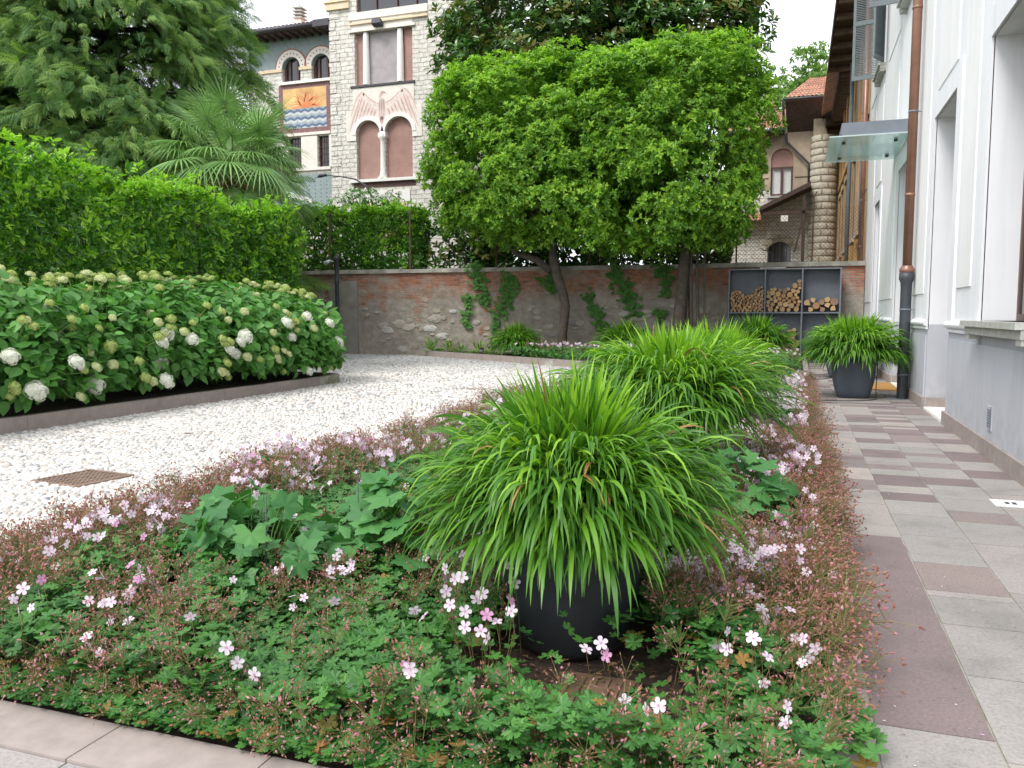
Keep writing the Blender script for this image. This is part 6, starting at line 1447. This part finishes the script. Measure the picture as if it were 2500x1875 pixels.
mb.box(-.75,-.65,2.93,3.06,.0301,.034,0); props(mb.build('inspection_cover',plain('muddy brown plastic cover',(.16,.095,.06),.9,.25,12),loc=(-.7,3,0)),'muddy brown inspection cover in the bare soil before the foreground pot','inspection cover')
t=thing('floor_plate','white rectangular floor plate with two small dark slots set in the pavement','floor plate',(1.72,7.22,.012)); mb=MB(); mb.box(1.50,1.90,7.12,7.36,.0125,.018); mb.build('plate',M['white'],t); mb=MB()
for k in range(2): mb.box(1.585+k*.05,1.615+k*.05,7.2,7.28,.0181,.02)
mb.build('slots',M['gutter'],t)
mb=MB(); mb.box(1.42,1.915,17.25,19.0,.012,.035); M['coir']=plain('tan coir doormat',(.42,.22,.06),.95,.18,40,bmp=.8); props(mb.build('doormat',M['coir'],loc=(1.66,18,.012)),'tan doormat in front of the entrance under the glass canopy','doormat')
mb=MB(); mb.box(1.52,1.76,15.55,15.80,.0125,.02); props(mb.build('downpipe_cover',M['grey_steel'],loc=(1.64,15.7,.012)),'small grey metal cover on the pavement at the foot of the near downpipe','drain cover')
def hose(label,pts,r=.008,name='cable',cat='cable'):
    mb=MB(); q=[Vector(p) for p in pts]; out=[]
    for i in range(len(q)-1):
        p0=q[max(i-1,0)];p1=q[i];p2=q[i+1];p3=q[min(i+2,len(q)-1)]
        for s in range(5): u=s/5; out.append(.5*((2*p1)+(p2-p0)*u+(2*p0-5*p1+4*p2-p3)*u*u+(3*p1-p0-3*p2+p3)*u**3))
    out.append(q[-1]); mb.tube(out,r,6); props(mb.build(name,M['black_iron'],loc=pts[0]),label,cat)
hose('thin black cable crossing the pavement and climbing the near planter',[(.1,14.6,.05),(.3,14.7,.03),(.55,14.85,.022),(.9,14.95,.022),(1.2,15.15,.022),(1.35,15.45,.03),(1.36,15.72,.15),(1.375,15.75,.5),(1.37,15.75,.72)])
hose('thin black cable from the raised bed to the farther planter',[(-.1,19.5,.25),(.2,19.35,.22),(.45,19.6,.03),(.7,20.0,.022),(.78,20.3,.022)])
hose('short length of thick black hose on the soil at the front kerb',[(-1.95,2.42,.03),(-1.83,2.36,.035),(-1.70,2.33,.03)],.016,'garden_hose','hose')
for lab,(x,y,h,r,mt) in {'thin black stake standing in the anemone left of the foreground grass':(-2.25,3.9,.66,.003,'black_iron'),'short black stake in the near left anemone clump':(-2.45,3.35,.62,.003,'black_iron'),'orange cane in the bed near the thick tree trunk':(-4.05,24.6,1.15,.014,'coir'),'short orange cane in the bed left of the curved tree trunk':(-7.6,24.8,.75,.014,'coir')}.items():
    mb=MB(); mb.tube([(x,y,0),(x+.01,y,h)],r,6); props(mb.build('plant_stake',M[mt],loc=(x,y,0)),lab,'stake')
t=thing('garden_light','small dark cylinder garden light behind the kerb among the grass tufts','garden light',(-9.85,25.35,.17)); mb=MB(); mb.lathe([(.06,.17),(.075,.19),(.075,.34),(.085,.35),(.085,.37),(.001,.375)],(-9.85,25.35,0),12); mb.build('body',M['rust'],t); mb=MB(); mb.lathe([(.078,.23),(.078,.31)],(-9.85,25.35,0),12); mb.build('lens',M['grey_steel'],t)
for i,(x,y,c,l) in enumerate(((-7.05,8.05,'litter','fallen brown leaf on the cobbles in front of the hydrangeas'),(-9.3,22.9,'litter','fallen leaf on the cobbles by the curved kerb, left one'),(-7.6,22.0,'litter','fallen leaf on the cobbles by the curved kerb, right one'),(.98,11.7,'petal','white petal lying on the pavement'),)):
    V,F,mi=scatter(LEAF,LEAF_F,np.array([[0,0,.0]]),frames(np.array([[1,.4,.1]]),np.array([[.1,.1,1.]])),np.array([.12 if i<3 else .05])); me=np_mesh('fallen_leaf',V,F,mi); o=link_mesh('fallen_leaf',me,[M[c]],None,(x,y,.035)); props(o,l,'leaf')
